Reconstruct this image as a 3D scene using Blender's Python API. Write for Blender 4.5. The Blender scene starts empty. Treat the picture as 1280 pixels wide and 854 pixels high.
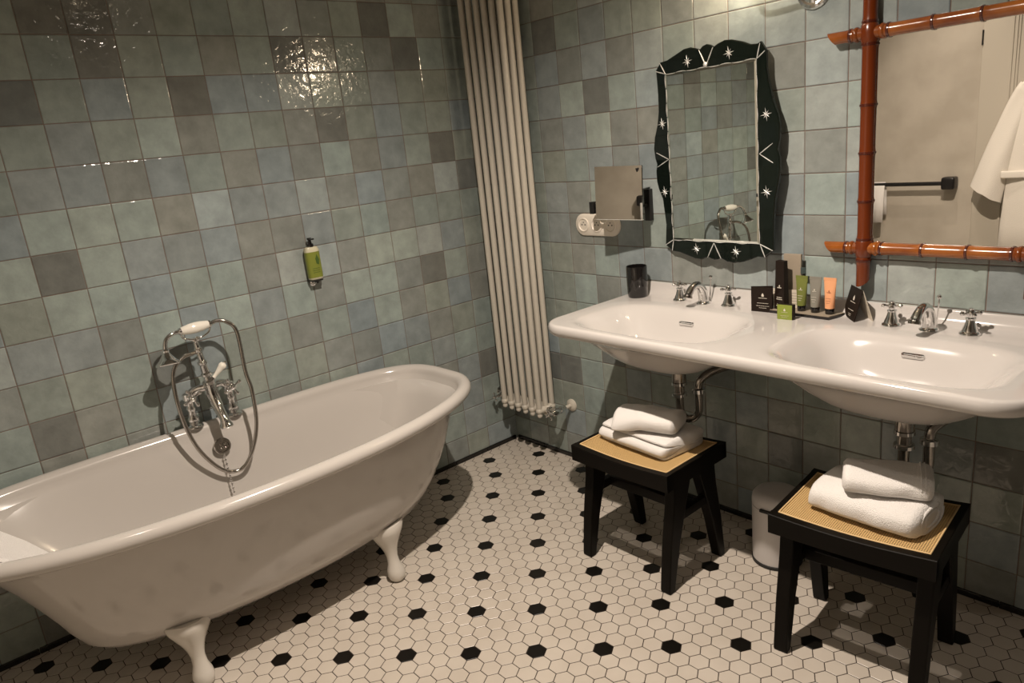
import bpy, bmesh, math, random
from math import sin, cos, pi, radians as R
from mathutils import Vector as V, Matrix, noise
random.seed(7)
S = bpy.context.scene
COL = S.collection
T = 0.132

# ------------------------------------------------------------------ helpers
def mat(name, base=(.8,.8,.8), rough=.5, metal=0., coat=0., spec=None, emis=None, es=0., sub=0.):
    m = bpy.data.materials.new(name); m.use_nodes = True
    b = m.node_tree.nodes['Principled BSDF']
    b.inputs['Base Color'].default_value = (*base, 1)
    b.inputs['Roughness'].default_value = rough
    b.inputs['Metallic'].default_value = metal
    b.inputs['Coat Weight'].default_value = coat
    b.inputs['Coat Roughness'].default_value = .06
    if spec is not None: b.inputs['Specular IOR Level'].default_value = spec
    if emis: b.inputs['Emission Color'].default_value = (*emis, 1); b.inputs['Emission Strength'].default_value = es
    return m
def nt(m): return m.node_tree, m.node_tree.nodes['Principled BSDF']
def add_noise(m, scale=10, bump=.3, dist=.002, c2=None, cs=None, detail=3, stretch=(1,1,1), fac=(.35,.65)):
    t, b = nt(m); n = t.nodes; l = t.links
    tc = n.new('ShaderNodeTexCoord'); mp = n.new('ShaderNodeMapping'); mp.inputs['Scale'].default_value = stretch
    l.new(tc.outputs['Object'], mp.inputs['Vector'])
    no = n.new('ShaderNodeTexNoise'); no.inputs['Scale'].default_value = scale; no.inputs['Detail'].default_value = detail
    l.new(mp.outputs[0], no.inputs['Vector'])
    if bump:
        bu = n.new('ShaderNodeBump'); bu.inputs['Strength'].default_value = bump; bu.inputs['Distance'].default_value = dist
        l.new(no.outputs[0], bu.inputs['Height']); l.new(bu.outputs[0], b.inputs['Normal'])
    if c2:
        n2 = no
        if cs:
            n2 = n.new('ShaderNodeTexNoise'); n2.inputs['Scale'].default_value = cs; n2.inputs['Detail'].default_value = 4
            l.new(mp.outputs[0], n2.inputs['Vector'])
        r = n.new('ShaderNodeMapRange'); r.inputs[1].default_value = fac[0]; r.inputs[2].default_value = fac[1]
        l.new(n2.outputs[0], r.inputs[0])
        mx = n.new('ShaderNodeMix'); mx.data_type = 'RGBA'
        l.new(r.outputs[0], mx.inputs[0])
        mx.inputs[6].default_value = b.inputs['Base Color'].default_value; mx.inputs[7].default_value = (*c2, 1)
        l.new(mx.outputs[2], b.inputs['Base Color'])
    return m

class MB:
    """collects shapes into one mesh"""
    def __init__(s): s.v = []; s.f = []; s.mi = []; s.col = []
    def add(s, vs, fs, mi=0):
        o = len(s.v); s.v += [tuple(x) for x in vs]; s.f += [tuple(o+i for i in f) for f in fs]; s.mi += [mi]*len(fs); return s
    def box(s, a, b, mi=0, M=None, bev=0.):
        a = V(a); b = V(b)
        if bev <= 0:
            vs = [V((x, y, z)) for z in (a.z, b.z) for y in (a.y, b.y) for x in (a.x, b.x)]
            fs = [(0,2,3,1),(4,5,7,6),(0,1,5,4),(2,6,7,3),(0,4,6,2),(1,3,7,5)]
        else:
            bm = bmesh.new(); bmesh.ops.create_cube(bm, size=1)
            for v in bm.verts: v.co = V([(a[i]+b[i])/2 + v.co[i]*(b[i]-a[i]) for i in range(3)])
            bmesh.ops.bevel(bm, geom=bm.edges[:], offset=bev, segments=3, affect='EDGES', profile=.6)
            bm.verts.index_update(); vs = [v.co.copy() for v in bm.verts]; fs = [tuple(v.index for v in f.verts) for f in bm.faces]; bm.free()
        if M: vs = [M @ v for v in vs]
        return s.add(vs, fs, mi)
    def loft(s, rings, mi=0, cap0=True, cap1=True, closed=True):
        n = len(rings[0]); vs = [p for r in rings for p in r]; fs = []
        for i in range(len(rings)-1):
            for j in range(n if closed else n-1):
                k = (j+1) % n
                fs.append((i*n+j, i*n+k, (i+1)*n+k, (i+1)*n+j))
        if cap0: fs.append(tuple(range(n))[::-1])
        if cap1: fs.append(tuple((len(rings)-1)*n+j for j in range(n)))
        return s.add(vs, fs, mi)
    def lathe(s, prof, M=None, n=28, mi=0, cap0=True, cap1=True):
        rings = [[V((r*cos(2*pi*k/n), r*sin(2*pi*k/n), z)) for k in range(n)] for r, z in prof]
        if M: rings = [[M @ p for p in r] for r in rings]
        return s.loft(rings, mi, cap0, cap1)
    def tube(s, pts, rad, n=14, mi=0, sm=0, caps=True):
        pts = [V(p) for p in pts]; rad = rad if isinstance(rad, (list, tuple)) else [rad]*len(pts)
        if sm:
            P = []; Q = []
            m = len(pts)
            for i in range(m-1):
                p0 = pts[max(i-1,0)]; p1 = pts[i]; p2 = pts[i+1]; p3 = pts[min(i+2,m-1)]
                for k in range(sm):
                    t = k/sm
                    P.append(.5*((2*p1)+(p2-p0)*t+(2*p0-5*p1+4*p2-p3)*t*t+(3*p1-p0-3*p2+p3)*t**3)); Q.append(rad[i]*(1-t)+rad[i+1]*t)
            P.append(pts[-1]); Q.append(rad[-1]); pts = P; rad = Q
        rings = []; up = None
        for i, p in enumerate(pts):
            d = (pts[min(i+1,len(pts)-1)]-pts[max(i-1,0)]).normalized()
            if up is None:
                up = d.orthogonal().normalized()
            up = (up - d*up.dot(d)).normalized(); w = d.cross(up)
            rings.append([p+(up*cos(2*pi*k/n)+w*sin(2*pi*k/n))*rad[i] for k in range(n)])
        return s.loft(rings, mi, caps, caps)
    def prism(s, poly, h0, h1, M=None, mi=0):
        a = [V((x, y, h0)) for x, y in poly]; b = [V((x, y, h1)) for x, y in poly]
        if M: a = [M@p for p in a]; b = [M@p for p in b]
        return s.loft([a, b], mi)
    def sphere(s, c, r, n=16, mi=0, sc=(1,1,1)):
        c = V(c); prof = [(max(1e-4, sin(pi*i/10)), -cos(pi*i/10)) for i in range(11)]
        rings = [[c+V((a*cos(2*pi*k/n)*sc[0], a*sin(2*pi*k/n)*sc[1], z*sc[2]))*r for k in range(n)] for a, z in prof]
        return s.loft(rings, mi)
    def build(s, name, m, parent=None, smooth=40, sub=0, bevel=0.):
        me = bpy.data.meshes.new(name); me.from_pydata(s.v, [], s.f)
        for x in (m if isinstance(m, (list, tuple)) else [m]): me.materials.append(x)
        for p, i in zip(me.polygons, s.mi): p.material_index = i
        bm = bmesh.new(); bm.from_mesh(me); bmesh.ops.recalc_face_normals(bm, faces=bm.faces[:]); bm.to_mesh(me); bm.free()
        o = bpy.data.objects.new(name, me); COL.objects.link(o)
        if parent: o.parent = parent
        if smooth:
            me.polygons.foreach_set('use_smooth', [True]*len(me.polygons)); me.set_sharp_from_angle(angle=R(smooth))
        if bevel:
            b = o.modifiers.new('b', 'BEVEL'); b.width = bevel; b.segments = 3; b.limit_method = 'ANGLE'; b.angle_limit = R(35)
        if sub:
            b = o.modifiers.new('s', 'SUBSURF'); b.levels = sub; b.render_levels = sub
        return o
def tag(o, label, cat, group=None):
    o['label'] = label; o['category'] = cat
    if group: o['group'] = group
    return o
def thing(name, label, cat, loc=(0,0,0), rz=0, group=None):
    o = bpy.data.objects.new(name, None); COL.objects.link(o); o.empty_display_size = .05
    o.location = loc; o.rotation_euler = (0, 0, rz)
    return tag(o, label, cat, group)
def struct(name, mb, m, **k):
    o = mb.build(name, m, **k); o['kind'] = 'structure'; return o
def copy_tree(o, parent=None):
    c = o.copy(); COL.objects.link(c)
    if parent: c.parent = parent
    for ch in list(o.children): copy_tree(ch, c)
    return c
def TR(x, y, z): return Matrix.Translation((x, y, z))
def RX(a): return Matrix.Rotation(R(a), 4, 'X')
def RY(a): return Matrix.Rotation(R(a), 4, 'Y')
def RZ(a): return Matrix.Rotation(R(a), 4, 'Z')
def axis_to(p, d):
    d = V(d).normalized(); return Matrix.Translation(V(p)) @ d.to_track_quat('Z', 'Y').to_matrix().to_4x4()

# ------------------------------------------------------------------ materials
white = mat('white_glaze', (.53,.505,.485), .09, coat=.4)
enamel = mat('white_enamel', (.50,.47,.44), .15, coat=.12)
foot_w = mat('white_foot_enamel', (.62,.585,.53), .22, coat=.3)
rad_w = mat('radiator_paint', (.58,.54,.465), .30)
plastic_w = mat('white_plastic', (.78,.72,.63), .35)
chrome = mat('chrome', (.76,.755,.75), .05, 1.)
chrome_d = mat('aged_chrome', (.42,.39,.36), .16, 1.)
porc = mat('porcelain', (.84,.80,.72), .1, coat=.5)
blackm = mat('black_metal', (.010,.009,.009), .35)
blackw = add_noise(mat('black_stained_wood', (.004,.003,.002), .45, spec=.12), 30, .15, .001, stretch=(1,8,8))
blackg = mat('black_glass', (.005,.008,.006), .04)
blackc = mat('black_ceramic', (.008,.007,.007), .10, coat=.5)
mirror_m = mat('mirror_silver', (.82,.86,.82), .0, 1.)
mirror_w = mat('mirror_clear', (.86,.84,.80), .0, 1.)
etched = mat('etched_silver', (.80,.80,.78), .35, .5)
grout_w = mat('wall_grout', (.185,.130,.105), .85)
plaster = add_noise(mat('cream_plaster', (.48,.435,.37), .75), 25, .3, .002, c2=(.40,.36,.30), cs=5)
ceil_m = mat('ceiling_paint', (.34,.32,.29), .9)
door_m = mat('door_paint', (.46,.42,.355), .5)
bin_m = mat('bin_white', (.60,.575,.565), .35)
rubber = mat('black_rubber', (.012,.012,.012), .6)
skirt_m = mat('black_skirting_tile', (.010,.009,.008), .25)
# bamboo
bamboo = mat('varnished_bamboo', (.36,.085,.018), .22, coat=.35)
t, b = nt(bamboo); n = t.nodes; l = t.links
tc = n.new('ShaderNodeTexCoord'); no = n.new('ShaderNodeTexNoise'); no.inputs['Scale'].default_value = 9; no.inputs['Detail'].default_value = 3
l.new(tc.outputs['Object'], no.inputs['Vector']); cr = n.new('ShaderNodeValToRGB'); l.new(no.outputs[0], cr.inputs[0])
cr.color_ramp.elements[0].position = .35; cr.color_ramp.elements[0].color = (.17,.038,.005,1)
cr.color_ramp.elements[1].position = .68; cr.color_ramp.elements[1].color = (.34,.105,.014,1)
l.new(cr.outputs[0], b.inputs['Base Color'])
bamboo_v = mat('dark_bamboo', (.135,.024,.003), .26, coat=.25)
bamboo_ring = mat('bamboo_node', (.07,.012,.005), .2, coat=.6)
# terry cloth
towel_m = add_noise(mat('terry_cloth', (.80,.775,.75), .95), 420, .8, .004, detail=2)
b = nt(towel_m)[1]; b.inputs['Sheen Weight'].default_value = .3
robe_m = add_noise(mat('robe_cloth', (.70,.66,.60), .95), 220, .4, .003, detail=2)
# wall tile: colour per tile from a face colour attribute, mottled glaze, wavy bump
tile_m = mat('glazed_wall_tile', (.4,.45,.42), .085)
t, b = nt(tile_m); n = t.nodes; l = t.links
at = n.new('ShaderNodeVertexColor'); at.layer_name = 'tile'
tc = n.new('ShaderNodeTexCoord')
no = n.new('ShaderNodeTexNoise'); no.inputs['Scale'].default_value = 14; no.inputs['Detail'].default_value = 5; no.inputs['Roughness'].default_value = .62
l.new(tc.outputs['Object'], no.inputs['Vector'])
mr = n.new('ShaderNodeMapRange'); mr.inputs[1].default_value = .25; mr.inputs[2].default_value = .75; mr.inputs[3].default_value = .80; mr.inputs[4].default_value = 1.20
l.new(no.outputs[0], mr.inputs[0])
vm = n.new('ShaderNodeVectorMath'); vm.operation = 'SCALE'; l.new(at.outputs[0], vm.inputs[0]); l.new(mr.outputs[0], vm.inputs['Scale'])
l.new(vm.outputs[0], b.inputs['Base Color'])
n2 = n.new('ShaderNodeTexNoise'); n2.inputs['Scale'].default_value = 34; n2.inputs['Detail'].default_value = 2.5; n2.inputs['Distortion'].default_value = .6
l.new(tc.outputs['Object'], n2.inputs['Vector'])
bu = n.new('ShaderNodeBump'); bu.inputs['Strength'].default_value = .42; bu.inputs['Distance'].default_value = .004
l.new(n2.outputs[0], bu.inputs['Height']); l.new(bu.outputs[0], b.inputs['Normal'])
# hex floor
hex_w = add_noise(mat('cream_hex_tile', (.57,.516,.450), .33), 40, .05, .001, c2=(.525,.47,.405), cs=7)
hex_k = mat('black_hex_tile', (.006,.005,.004), .3, spec=.3)
grout_f = mat('floor_grout', (.035,.024,.018), .9)
# cane webbing
cane = mat('cane_webbing', (.55,.33,.12), .5)
t, b = nt(cane); n = t.nodes; l = t.links
tc = n.new('ShaderNodeTexCoord'); sx = n.new('ShaderNodeSeparateXYZ'); l.new(tc.outputs['Object'], sx.inputs[0])
def wave(axis, freq):
    m1 = n.new('ShaderNodeMath'); m1.operation = 'MULTIPLY'; m1.inputs[1].default_value = freq; l.new(sx.outputs[axis], m1.inputs[0])
    m2 = n.new('ShaderNodeMath'); m2.operation = 'SINE'; l.new(m1.outputs[0], m2.inputs[0]); return m2
wx = wave(0, 2*pi/.0056); wy = wave(1, 2*pi/.0056)
mm = n.new('ShaderNodeMath'); mm.operation = 'MAXIMUM'; l.new(wx.outputs[0], mm.inputs[0]); l.new(wy.outputs[0], mm.inputs[1])
mr = n.new('ShaderNodeMapRange'); mr.inputs[1].default_value = -.1; mr.inputs[2].default_value = .6; l.new(mm.outputs[0], mr.inputs[0])
mx = n.new('ShaderNodeMix'); mx.data_type = 'RGBA'; mx.inputs[6].default_value = (.055,.026,.008,1); mx.inputs[7].default_value = (.66,.44,.19,1)
l.new(mr.outputs[0], mx.inputs[0]); l.new(mx.outputs[2], b.inputs['Base Color'])
ho = n.new('ShaderNodeMapRange'); ho.inputs[1].default_value = -.15; ho.inputs[2].default_value = .05; l.new(mm.outputs[0], ho.inputs[0]); l.new(ho.outputs[0], b.inputs['Alpha'])
bu = n.new('ShaderNodeBump'); bu.inputs['Strength'].default_value = .5; bu.inputs['Distance'].default_value = .001; l.new(mm.outputs[0], bu.inputs['Height']); l.new(bu.outputs[0], b.inputs['Normal'])
cane_edge = mat('cane_edge', (.68,.48,.24), .5)

# ------------------------------------------------------------------ room shell
HC = 2.42; XW = 3.35; YF = -2.66
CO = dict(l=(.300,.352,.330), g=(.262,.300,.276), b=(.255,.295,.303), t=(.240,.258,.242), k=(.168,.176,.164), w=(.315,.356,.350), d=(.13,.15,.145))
LEFT = ['gkktgglwtgkltg','ggkggtlktgtklg','kgbgkbbwlgbggg','gbgltggtkgbggb','bbtbgtbtltbgkg','llltwbbwtbttwk','klbbbttbgltggg',
        'llblltwwtllwbg','btlblbltlltkgt','ggkbggtgbltgbt','tgbggggttbbtgg','gtgbgtggbggblg','gbgtgglgbtgtbk','tgbglgtgbgtgbg','gtbggtgbgtlgbg','gbtggbtggbgtgb']
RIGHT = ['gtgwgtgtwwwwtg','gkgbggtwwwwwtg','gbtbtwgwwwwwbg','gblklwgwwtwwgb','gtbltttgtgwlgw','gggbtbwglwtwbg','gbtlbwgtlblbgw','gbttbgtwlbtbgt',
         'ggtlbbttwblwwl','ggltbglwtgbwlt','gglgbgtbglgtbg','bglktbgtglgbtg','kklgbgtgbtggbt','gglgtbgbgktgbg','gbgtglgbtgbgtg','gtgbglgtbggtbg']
def tile_wall(name, axis, joints, zj, rows, c0i, length):
    mb = MB(); cols = []
    hw = .0011
    for r in range(len(zj)-1):
        z1, z0 = zj[r], zj[r+1]
        for c in range(len(joints)-1):
            s0, s1 = joints[c], joints[c+1]
            ch = None
            ri = r-4; ci = c0i(c)
            if 0 <= ri < len(rows) and 0 <= ci < len(rows[ri]): ch = rows[ri][ci]
            if ch is None: ch = random.choice('ggltbwgktblg')
            base = CO[ch]; j = random.uniform(.93, 1.07); wj = random.uniform(-.03, .03)
            col = (base[0]*j*(1+wj), base[1]*j, base[2]*j*(1-wj))
            a, bb, zz0, zz1 = s0+hw, s1-hw, z0+hw, z1-hw
            if bb-a < .006 or zz1-zz0 < .006: continue
            e = .0035; tx = random.uniform(-.0006, .0006); tz = random.uniform(-.0006, .0006)
            def P(s, z, d, a=a, bb=bb, zz0=zz0, zz1=zz1, tx=tx, tz=tz):
                d = d + (tx*((s-a)/(bb-a)*2-1) + tz*((z-zz0)/(zz1-zz0)*2-1) if d > .003 else 0)
                return (d, -s, z) if axis == 'x' else (s, -d, z)
            rings = []
            for off, d in ((0, 0.), (0, .0048), (e*.35, .0062), (e, .0068)):
                rings.append([P(a+off, zz0+off, d), P(bb-off, zz0+off, d), P(bb-off, zz1-off, d), P(a+off, zz1-off, d)])
            k = len(mb.f); mb.loft(rings, 0, cap0=False); cols += [col]*(len(mb.f)-k)
    # grout backing and wall slab
    if axis == 'x': k = len(mb.f); mb.box((-.10, -length, 0), (.0042, .0, HC), 1)
    else: k = len(mb.f); mb.box((0, -.0042, 0), (length, .10, HC), 1)
    cols += [(.2,.15,.12)]*(len(mb.f)-k)
    me = bpy.data.meshes.new(name); me.from_pydata(mb.v, [], mb.f); me.materials.append(tile_m); me.materials.append(grout_w)
    ca = me.color_attributes.new('tile', 'FLOAT_COLOR', 'CORNER')
    li = 0
    for p, i, c in zip(me.polygons, mb.mi, cols):
        p.material_index = i
        for _ in p.loop_indices: ca.data[li].color = (*c, 1); li += 1
    o = bpy.data.objects.new(name, me); COL.objects.link(o); o['kind'] = 'structure'
    return o
zjs = [HC] + [T*(14.897+m*.9958) for m in (3, 2, 1, 0)][:0]
zr = [T*(14.897+m*.9958) for m in range(4, -16, -1)]       # m=1 is the upper edge of the first table row
zr = [min(z, HC) for z in zr if z > .02] ; zr.append(.0)
# make the table rows start at index 4
while True:
    i = [k for k, z in enumerate(zr) if abs(z-T*(14.897+.9958)) < 1e-4][0]
    if i < 4: zr.insert(0, HC)
    elif i > 4: zr.pop(0)
    else: break
lj = [0, T*1.475] + [T*(1.475+k) for k in range(1, 19)] + [-YF]
tile_wall('wall_left', 'x', lj, zr, LEFT, lambda c: 13-c, -YF+.0)
rj = [0] + [T*(2.895+k*1.0028) for k in range(-2, 22)] + [XW]
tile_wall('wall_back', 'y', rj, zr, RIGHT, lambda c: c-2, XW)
struct('wall_right', MB().box((XW, YF-.1, 0), (XW+.1, .1, HC)), mat('dark_wall_paint', (.12,.11,.10), .8), smooth=0)
struct('wall_front', MB().box((-.1, YF-.1, 0), (XW, YF, HC)), plaster, smooth=0)
struct('ceiling', MB().box((-.1, YF-.1, HC), (XW+.1, .1, HC+.1)), ceil_m, smooth=0)
# floor: hexagons laid in sheets, black ones on a skewed lattice
mb = MB(); mb.box((-.1, YF-.1, -.05), (XW+.1, .1, -.0012), 2)
s = .4285*T; ox, oy = 8.5518*T, -7.0541*T
u1 = (cos(pi/6)*s, sin(pi/6)*s); u2 = (0, s)
shift = {(-1, -6), (-2, -5)}
blk = set()
for i in range(-40, 41):
    for j in range(-40, 41):
        a, b_ = 3*i+3*j, i-4*j
        if (i, j) in shift: b_ -= 1
        blk.add((a, b_))
for a in range(-60, 60):
    for b_ in range(-80, 80):
        cx = ox+a*u1[0]+b_*u2[0]; cy = oy+a*u1[1]+b_*u2[1]
        if not (-.04 < cx < XW+.03 and YF-.03 < cy < .04): continue
        rr = s/math.sqrt(3); k = 1 if (a, b_) in blk else 0
        dz = random.uniform(-.00015, .00015)
        rings = []
        for q, z in ((.955, -.002), (.955, -.0007+dz), (.918, dz)):
            rings.append([(cx+rr*q*cos(pi/3*m), cy+rr*q*sin(pi/3*m), z) for m in range(6)])
        mb.loft(rings, k, cap0=False)
struct('floor', mb, [hex_w, hex_k, grout_f], smooth=0)
# black skirting pieces
def skirting(name, axis, length):
    mb = MB(); p = .02
    while p < length:
        q = min(p+.198, length)
        if axis == 'x': mb.box((.004, -q, 0), (.014, -p-.002, .021), bev=.0025)
        else: mb.box((p+.002, -.014, 0), (q, -.004, .021), bev=.0025)
        p = q
    return struct(name, mb, skirt_m)
skirting('baseboard_left', 'x', -YF); skirting('baseboard_back', 'y', XW)
# door in the front wall, seen in the bamboo mirror
mb = MB(); mb.box((1.262, YF-.01, 0), (2.10, YF+.014, 2.10), 0, bev=.003)
for (x0, x1, z0, z1) in ((1.40, 1.98, 1.05, 1.98), (1.40, 1.98, .15, .90)):
    for a, w in ((0, .010), (.022, .006), (.036, .005)):
        for X0, X1, Z0, Z1 in ((x0+a, x1-a, z0+a, z0+a+w), (x0+a, x1-a, z1-a-w, z1-a), (x0+a, x0+a+w, z0+a, z1-a), (x1-a-w, x1-a, z0+a, z1-a)):
            mb.box((X0, YF+.013, Z0), (X1, YF+.020, Z1), 0)
d = struct('door_1', mb, door_m)
for z in (1.78, .42): mb = MB(); mb.tube([(1.262, YF+.018, z-.04), (1.262, YF+.018, z+.04)], .004); mb.build('hinge', blackm, d)
mb = MB()
for (x0, x1, z0, z1) in ((.22, .66, 1.36, 2.1),):
    for a, w in ((0, .012), (.024, .006)):
        for X0, X1, Z0, Z1 in ((x0+a, x1-a, z0+a, z0+a+w), (x0+a, x1-a, z1-a-w, z1-a), (x0+a, x0+a+w, z0+a, z1-a), (x1-a-w, x1-a, z0+a, z1-a)):
            mb.box((X0, YF-.001, Z0), (X1, YF+.008, Z1), 0)
struct('trim_1', mb, door_m)

# ------------------------------------------------------------------ bathtub
XC, YC = .40, -1.50
def tubring(af, ab, yr, yl, z, nf=2.15, nb=4.5, N=96, xc=XC):
    """af/ab front and back half widths, yr / yl right and left end y"""
    out = []
    cy = (yr+yl)/2; b = (yr-yl)/2
    for k in range(N):
        th = 2*pi*k/N; c_, s_ = cos(th), sin(th)
        nn = nf if c_ >= 0 else nb; a = af if c_ >= 0 else ab
        # blend exponents near the ends for a smooth shape
        x = a*math.copysign(abs(c_)**(2/nn), c_); y = b*math.copysign(abs(s_)**(2/nn), s_)
        out.append(V((xc+x, cy+y, z)))
    return out
ZR = .622
mb = MB(); rings = []
# outer shell from the bottom up, over the rolled rim and down the inside
outer = [(.05,.05,-1.12,-1.88,.146),(.12,.12,-1.02,-1.99,.151),(.19,.185,-.94,-2.07,.171),(.235,.225,-.885,-2.105,.204),(.267,.257,-.84,-2.132,.255),(.285,.275,-.81,-2.152,.30),(.300,.29,-.785,-2.182,.36),(.320,.305,-.755,-2.225,.44),(.333,.32,-.725,-2.278,.52),(.343,.33,-.69,-2.325,.572)]
for af, ab, yr, yl, z in outer: rings.append(tubring(af, ab, yr, yl, z, nb=3.2 if z < .5 else 3.8))
# rolled rim, circular section radius .026 about a centre line
for k in range(13):
    ph = R(-65 + k*(245/12)) ; rr = .027
    dx = cos(ph)*rr; dz = sin(ph)*rr*.92
    rings.append(tubring(.368+dx, .358+dx, -.637+dx, -2.390-dx, ZR-.025+dz, nb=4.4))
for af, ab, yr, yl, z in [(.338,.330,-.667,-2.352,.588),(.330,.322,-.676,-2.335,.570),(.318,.310,-.692,-2.305,.54),(.302,.293,-.715,-2.25,.48),(.285,.275,-.745,-2.19,.40),(.262,.252,-.785,-2.13,.32),(.225,.215,-.84,-2.06,.245),(.18,.17,-.91,-2.0,.212),(.11,.11,-1.0,-1.92,.198),(.04,.04,-1.2,-1.75,.195)]:
    rings.append(tubring(af, ab, yr, yl, z, nb=2.6+max(0,(z-.3))*6))
mb.loft(rings)
tub = thing('bathtub', 'white freestanding roll-top bathtub on claw feet along the tiled wall', 'bathtub', (0, 0, 0))
mb.build('tub_shell', enamel, tub, smooth=60)
def foot(fx, fy, sx):
    mb = MB(); rings = []
    # (offset outwards, z, half width along the tub, half depth)
    prof = [(.0,0,0,0),(.004,.0005,.020,.022),(.004,.010,.029,.031),(.004,.030,.033,.034),(.001,.048,.030,.029),(-.003,.070,.022,.021),(-.008,.095,.021,.020),(-.010,.118,.026,.022),(-.010,.142,.036,.025),(-.006,.166,.050,.027),(.002,.190,.063,.026),(.008,.210,.070,.022),(.010,.222,.070,.014)]
    for i, (o, z, hw, hd) in enumerate(prof):
        if i < 1: continue
        ring = []
        for k in range(28):
            a = 2*pi*k/28
            bow = -.030*(z/.22)**3*sin(a)**2
            ring.append(V((fx+sx*(o+hd*cos(a)+bow), fy+hw*sin(a), z)))
        rings.append(ring)
    mb.loft(rings)
    return mb
for fx, fy, sx in ((.603,-1.146,1),(.603,-1.848,1),(.19,-1.146,-1),(.19,-1.848,-1)):
    foot(fx, fy, sx).build('foot', foot_w, tub, smooth=60)
# overflow with plug chain, plug hole
ovx = .112; ovy, ovz = -1.502, .535
M = axis_to((ovx, ovy, ovz), (1, 0, .12))
mb = MB(); mb.lathe([(.031,-.004),(.031,.004),(.028,.007),(.022,.0075),(.020,.004),(.016,.004)], M, 32)
for k in range(4):
    a = pi/4+k*pi/2; mb.sphere(M @ V((.010*cos(a), .010*sin(a), .006)), .0052, 10)
mb.sphere(M @ V((0, 0, .006)), .004, 10)
mb.build('overflow', chrome_d, tub)
mb = MB(); cp = []
for k in range(20):
    t_ = k/19; cp.append((ovx+.012+.04*t_, ovy-.004-.006*t_, ovz-.028-.14*t_))
for i, p in enumerate(cp): mb.sphere(p, .0032, 8, sc=(1, 1.5 if i % 2 else .7, 1.3))
mb.tube(cp, .001, 6); mb.build('plug_chain', chrome, tub)
mb = MB(); mb.lathe([(.030,.1825),(.030,.1865),(.024,.188),(.008,.1885)], TR(.40, -1.5, .010), 28); mb.build('plug_hole', chrome, tub)

# ------------------------------------------------------------------ bath mixer with hand shower
bt = thing('bath_mixer_tap', 'chrome antique bath mixer with white-handled hand shower standing on the tub rim', 'tap', (.055, -1.49, ZR))
bt_parts = []
def bpart(mb, name, m, parent=None, **k):
    for i, v in enumerate(mb.v): mb.v[i] = (v[0]-.055, v[1]+1.49, v[2]-ZR)
    return mb.build(name, m, parent or bt, **k)
ML, MRt = -1.563, -1.418
for yy in (ML, MRt):
    mb = MB(); mb.lathe([(.031,0),(.030,.004),(.025,.008),(.017,.012),(.015,.02),(.020,.026),(.020,.034),(.015,.040),(.0125,.060),(.016,.066),(.016,.074),(.0125,.080),(.015,.10),(.021,.106),(.021,.128),(.015,.132)], TR(.055, yy, ZR-.002), 20)
    bpart(mb, 'inlet_leg', chrome)
mb = MB(); zb = ZR+.118
mb.tube([(.058, ML, zb),(.068, ML+.030, zb+.018),(.078, -1.505, zb+.020),(.085, -1.49, zb+.022),(.078, -1.475, zb+.020),(.068, MRt-.030, zb+.018),(.058, MRt, zb)], [.018,.014,.016,.023,.016,.014,.018], 16, sm=4)
mb.tube([(.085,-1.49,zb+.04),(.095,-1.49,zb-.01),(.125,-1.488,zb-.06),(.150,-1.486,zb-.088),(.160,-1.486,zb-.112)], [.018,.022,.018,.016,.020], 18, sm=4)
mb.lathe([(.023,0),(.025,.004),(.023,.012),(.019,.018),(.018,.026)], axis_to((.162,-1.486,zb-.124), (-.15,0,1)), 20)
bpart(mb, 'mixer_body', chrome)
for yy in (ML, MRt):
    mb = MB(); hx = .098
    mb.lathe([(.012,0),(.013,.016),(.009,.020),(.009,.030),(.012,.032),(.012,.042),(.006,.046)], axis_to((hx-.03, yy, zb), (1, 0, 0)), 18)
    for k in range(4):
        a = R(25)+k*pi/2; d_ = V((0, cos(a), sin(a))); p0 = V((hx+.007, yy, zb))
        mb.tube([p0, p0+d_*.020, p0+d_*.030], [.0045,.0042,.0065], 10); mb.sphere(p0+d_*.031, .0076, 10)
    mb.sphere((hx+.014, yy, zb), .008, 12)
    bpart(mb, 'cross_handle', chrome)
mb = MB(); x0, y0 = .088, -1.49
mb.lathe([(q0*1.28, q1) for q0, q1 in [(.016,0),(.017,.012),(.012,.018),(.011,.030),(.015,.034),(.015,.042),(.0105,.048),(.0095,.075),(.013,.080),(.013,.088),(.009,.094),(.008,.125),(.0115,.130),(.0115,.138),(.008,.143),(.0075,.165),(.011,.170),(.011,.178)]], axis_to((x0, y0, zb+.03), (.02, -.10, 1)), 20)
bpart(mb, 'riser', chrome)
zt = zb+.03+.178; yt = y0-.018; xh = x0+.012
hc = V((xh, yt+.008, zt+.038))      # handset handle centre
ax = V((.0, 1, .035)).normalized()
mb = MB()
for sgn in (-1, 1):
    pass
cr_pts = [hc-ax*.052+V((0,0,-.006)), hc-ax*.045+V((0,0,-.026)), hc-ax*.020+V((0,0,-.038)), hc+V((0,0,-.040)), hc+ax*.020+V((0,0,-.038)), hc+ax*.045+V((0,0,-.026)), hc+ax*.052+V((0,0,-.004))]
mb.tube(cr_pts, .0036, 10, sm=4); mb.sphere(hc+V((0,0,-.040)), .009, 12)
for sgn in (-1, 1): mb.tube([hc+ax*(sgn*.053)+V((0,0,-.010)), hc+ax*(sgn*.053)+V((0,0,.0))], [.004,.009], 12)
bpart(mb, 'cradle', chrome)
mb = MB(); mb.lathe([(.011,-.050),(.0135,-.046),(.0185,-.02),(.0198,0),(.0185,.02),(.0135,.046),(.011,.050)], axis_to(hc, ax), 24)
bpart(mb, 'porcelain_grip', porc)
mb = MB(); mb.lathe([(.0135,0),(.0135,.006),(.010,.010)], axis_to(hc+ax*.048, ax), 18); bpart(mb, 'grip_collar', chrome)
mb = MB(); mb.lathe([(.0135,0),(.0135,.006),(.0075,.012)], axis_to(hc-ax*.048, -ax), 18)
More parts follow.
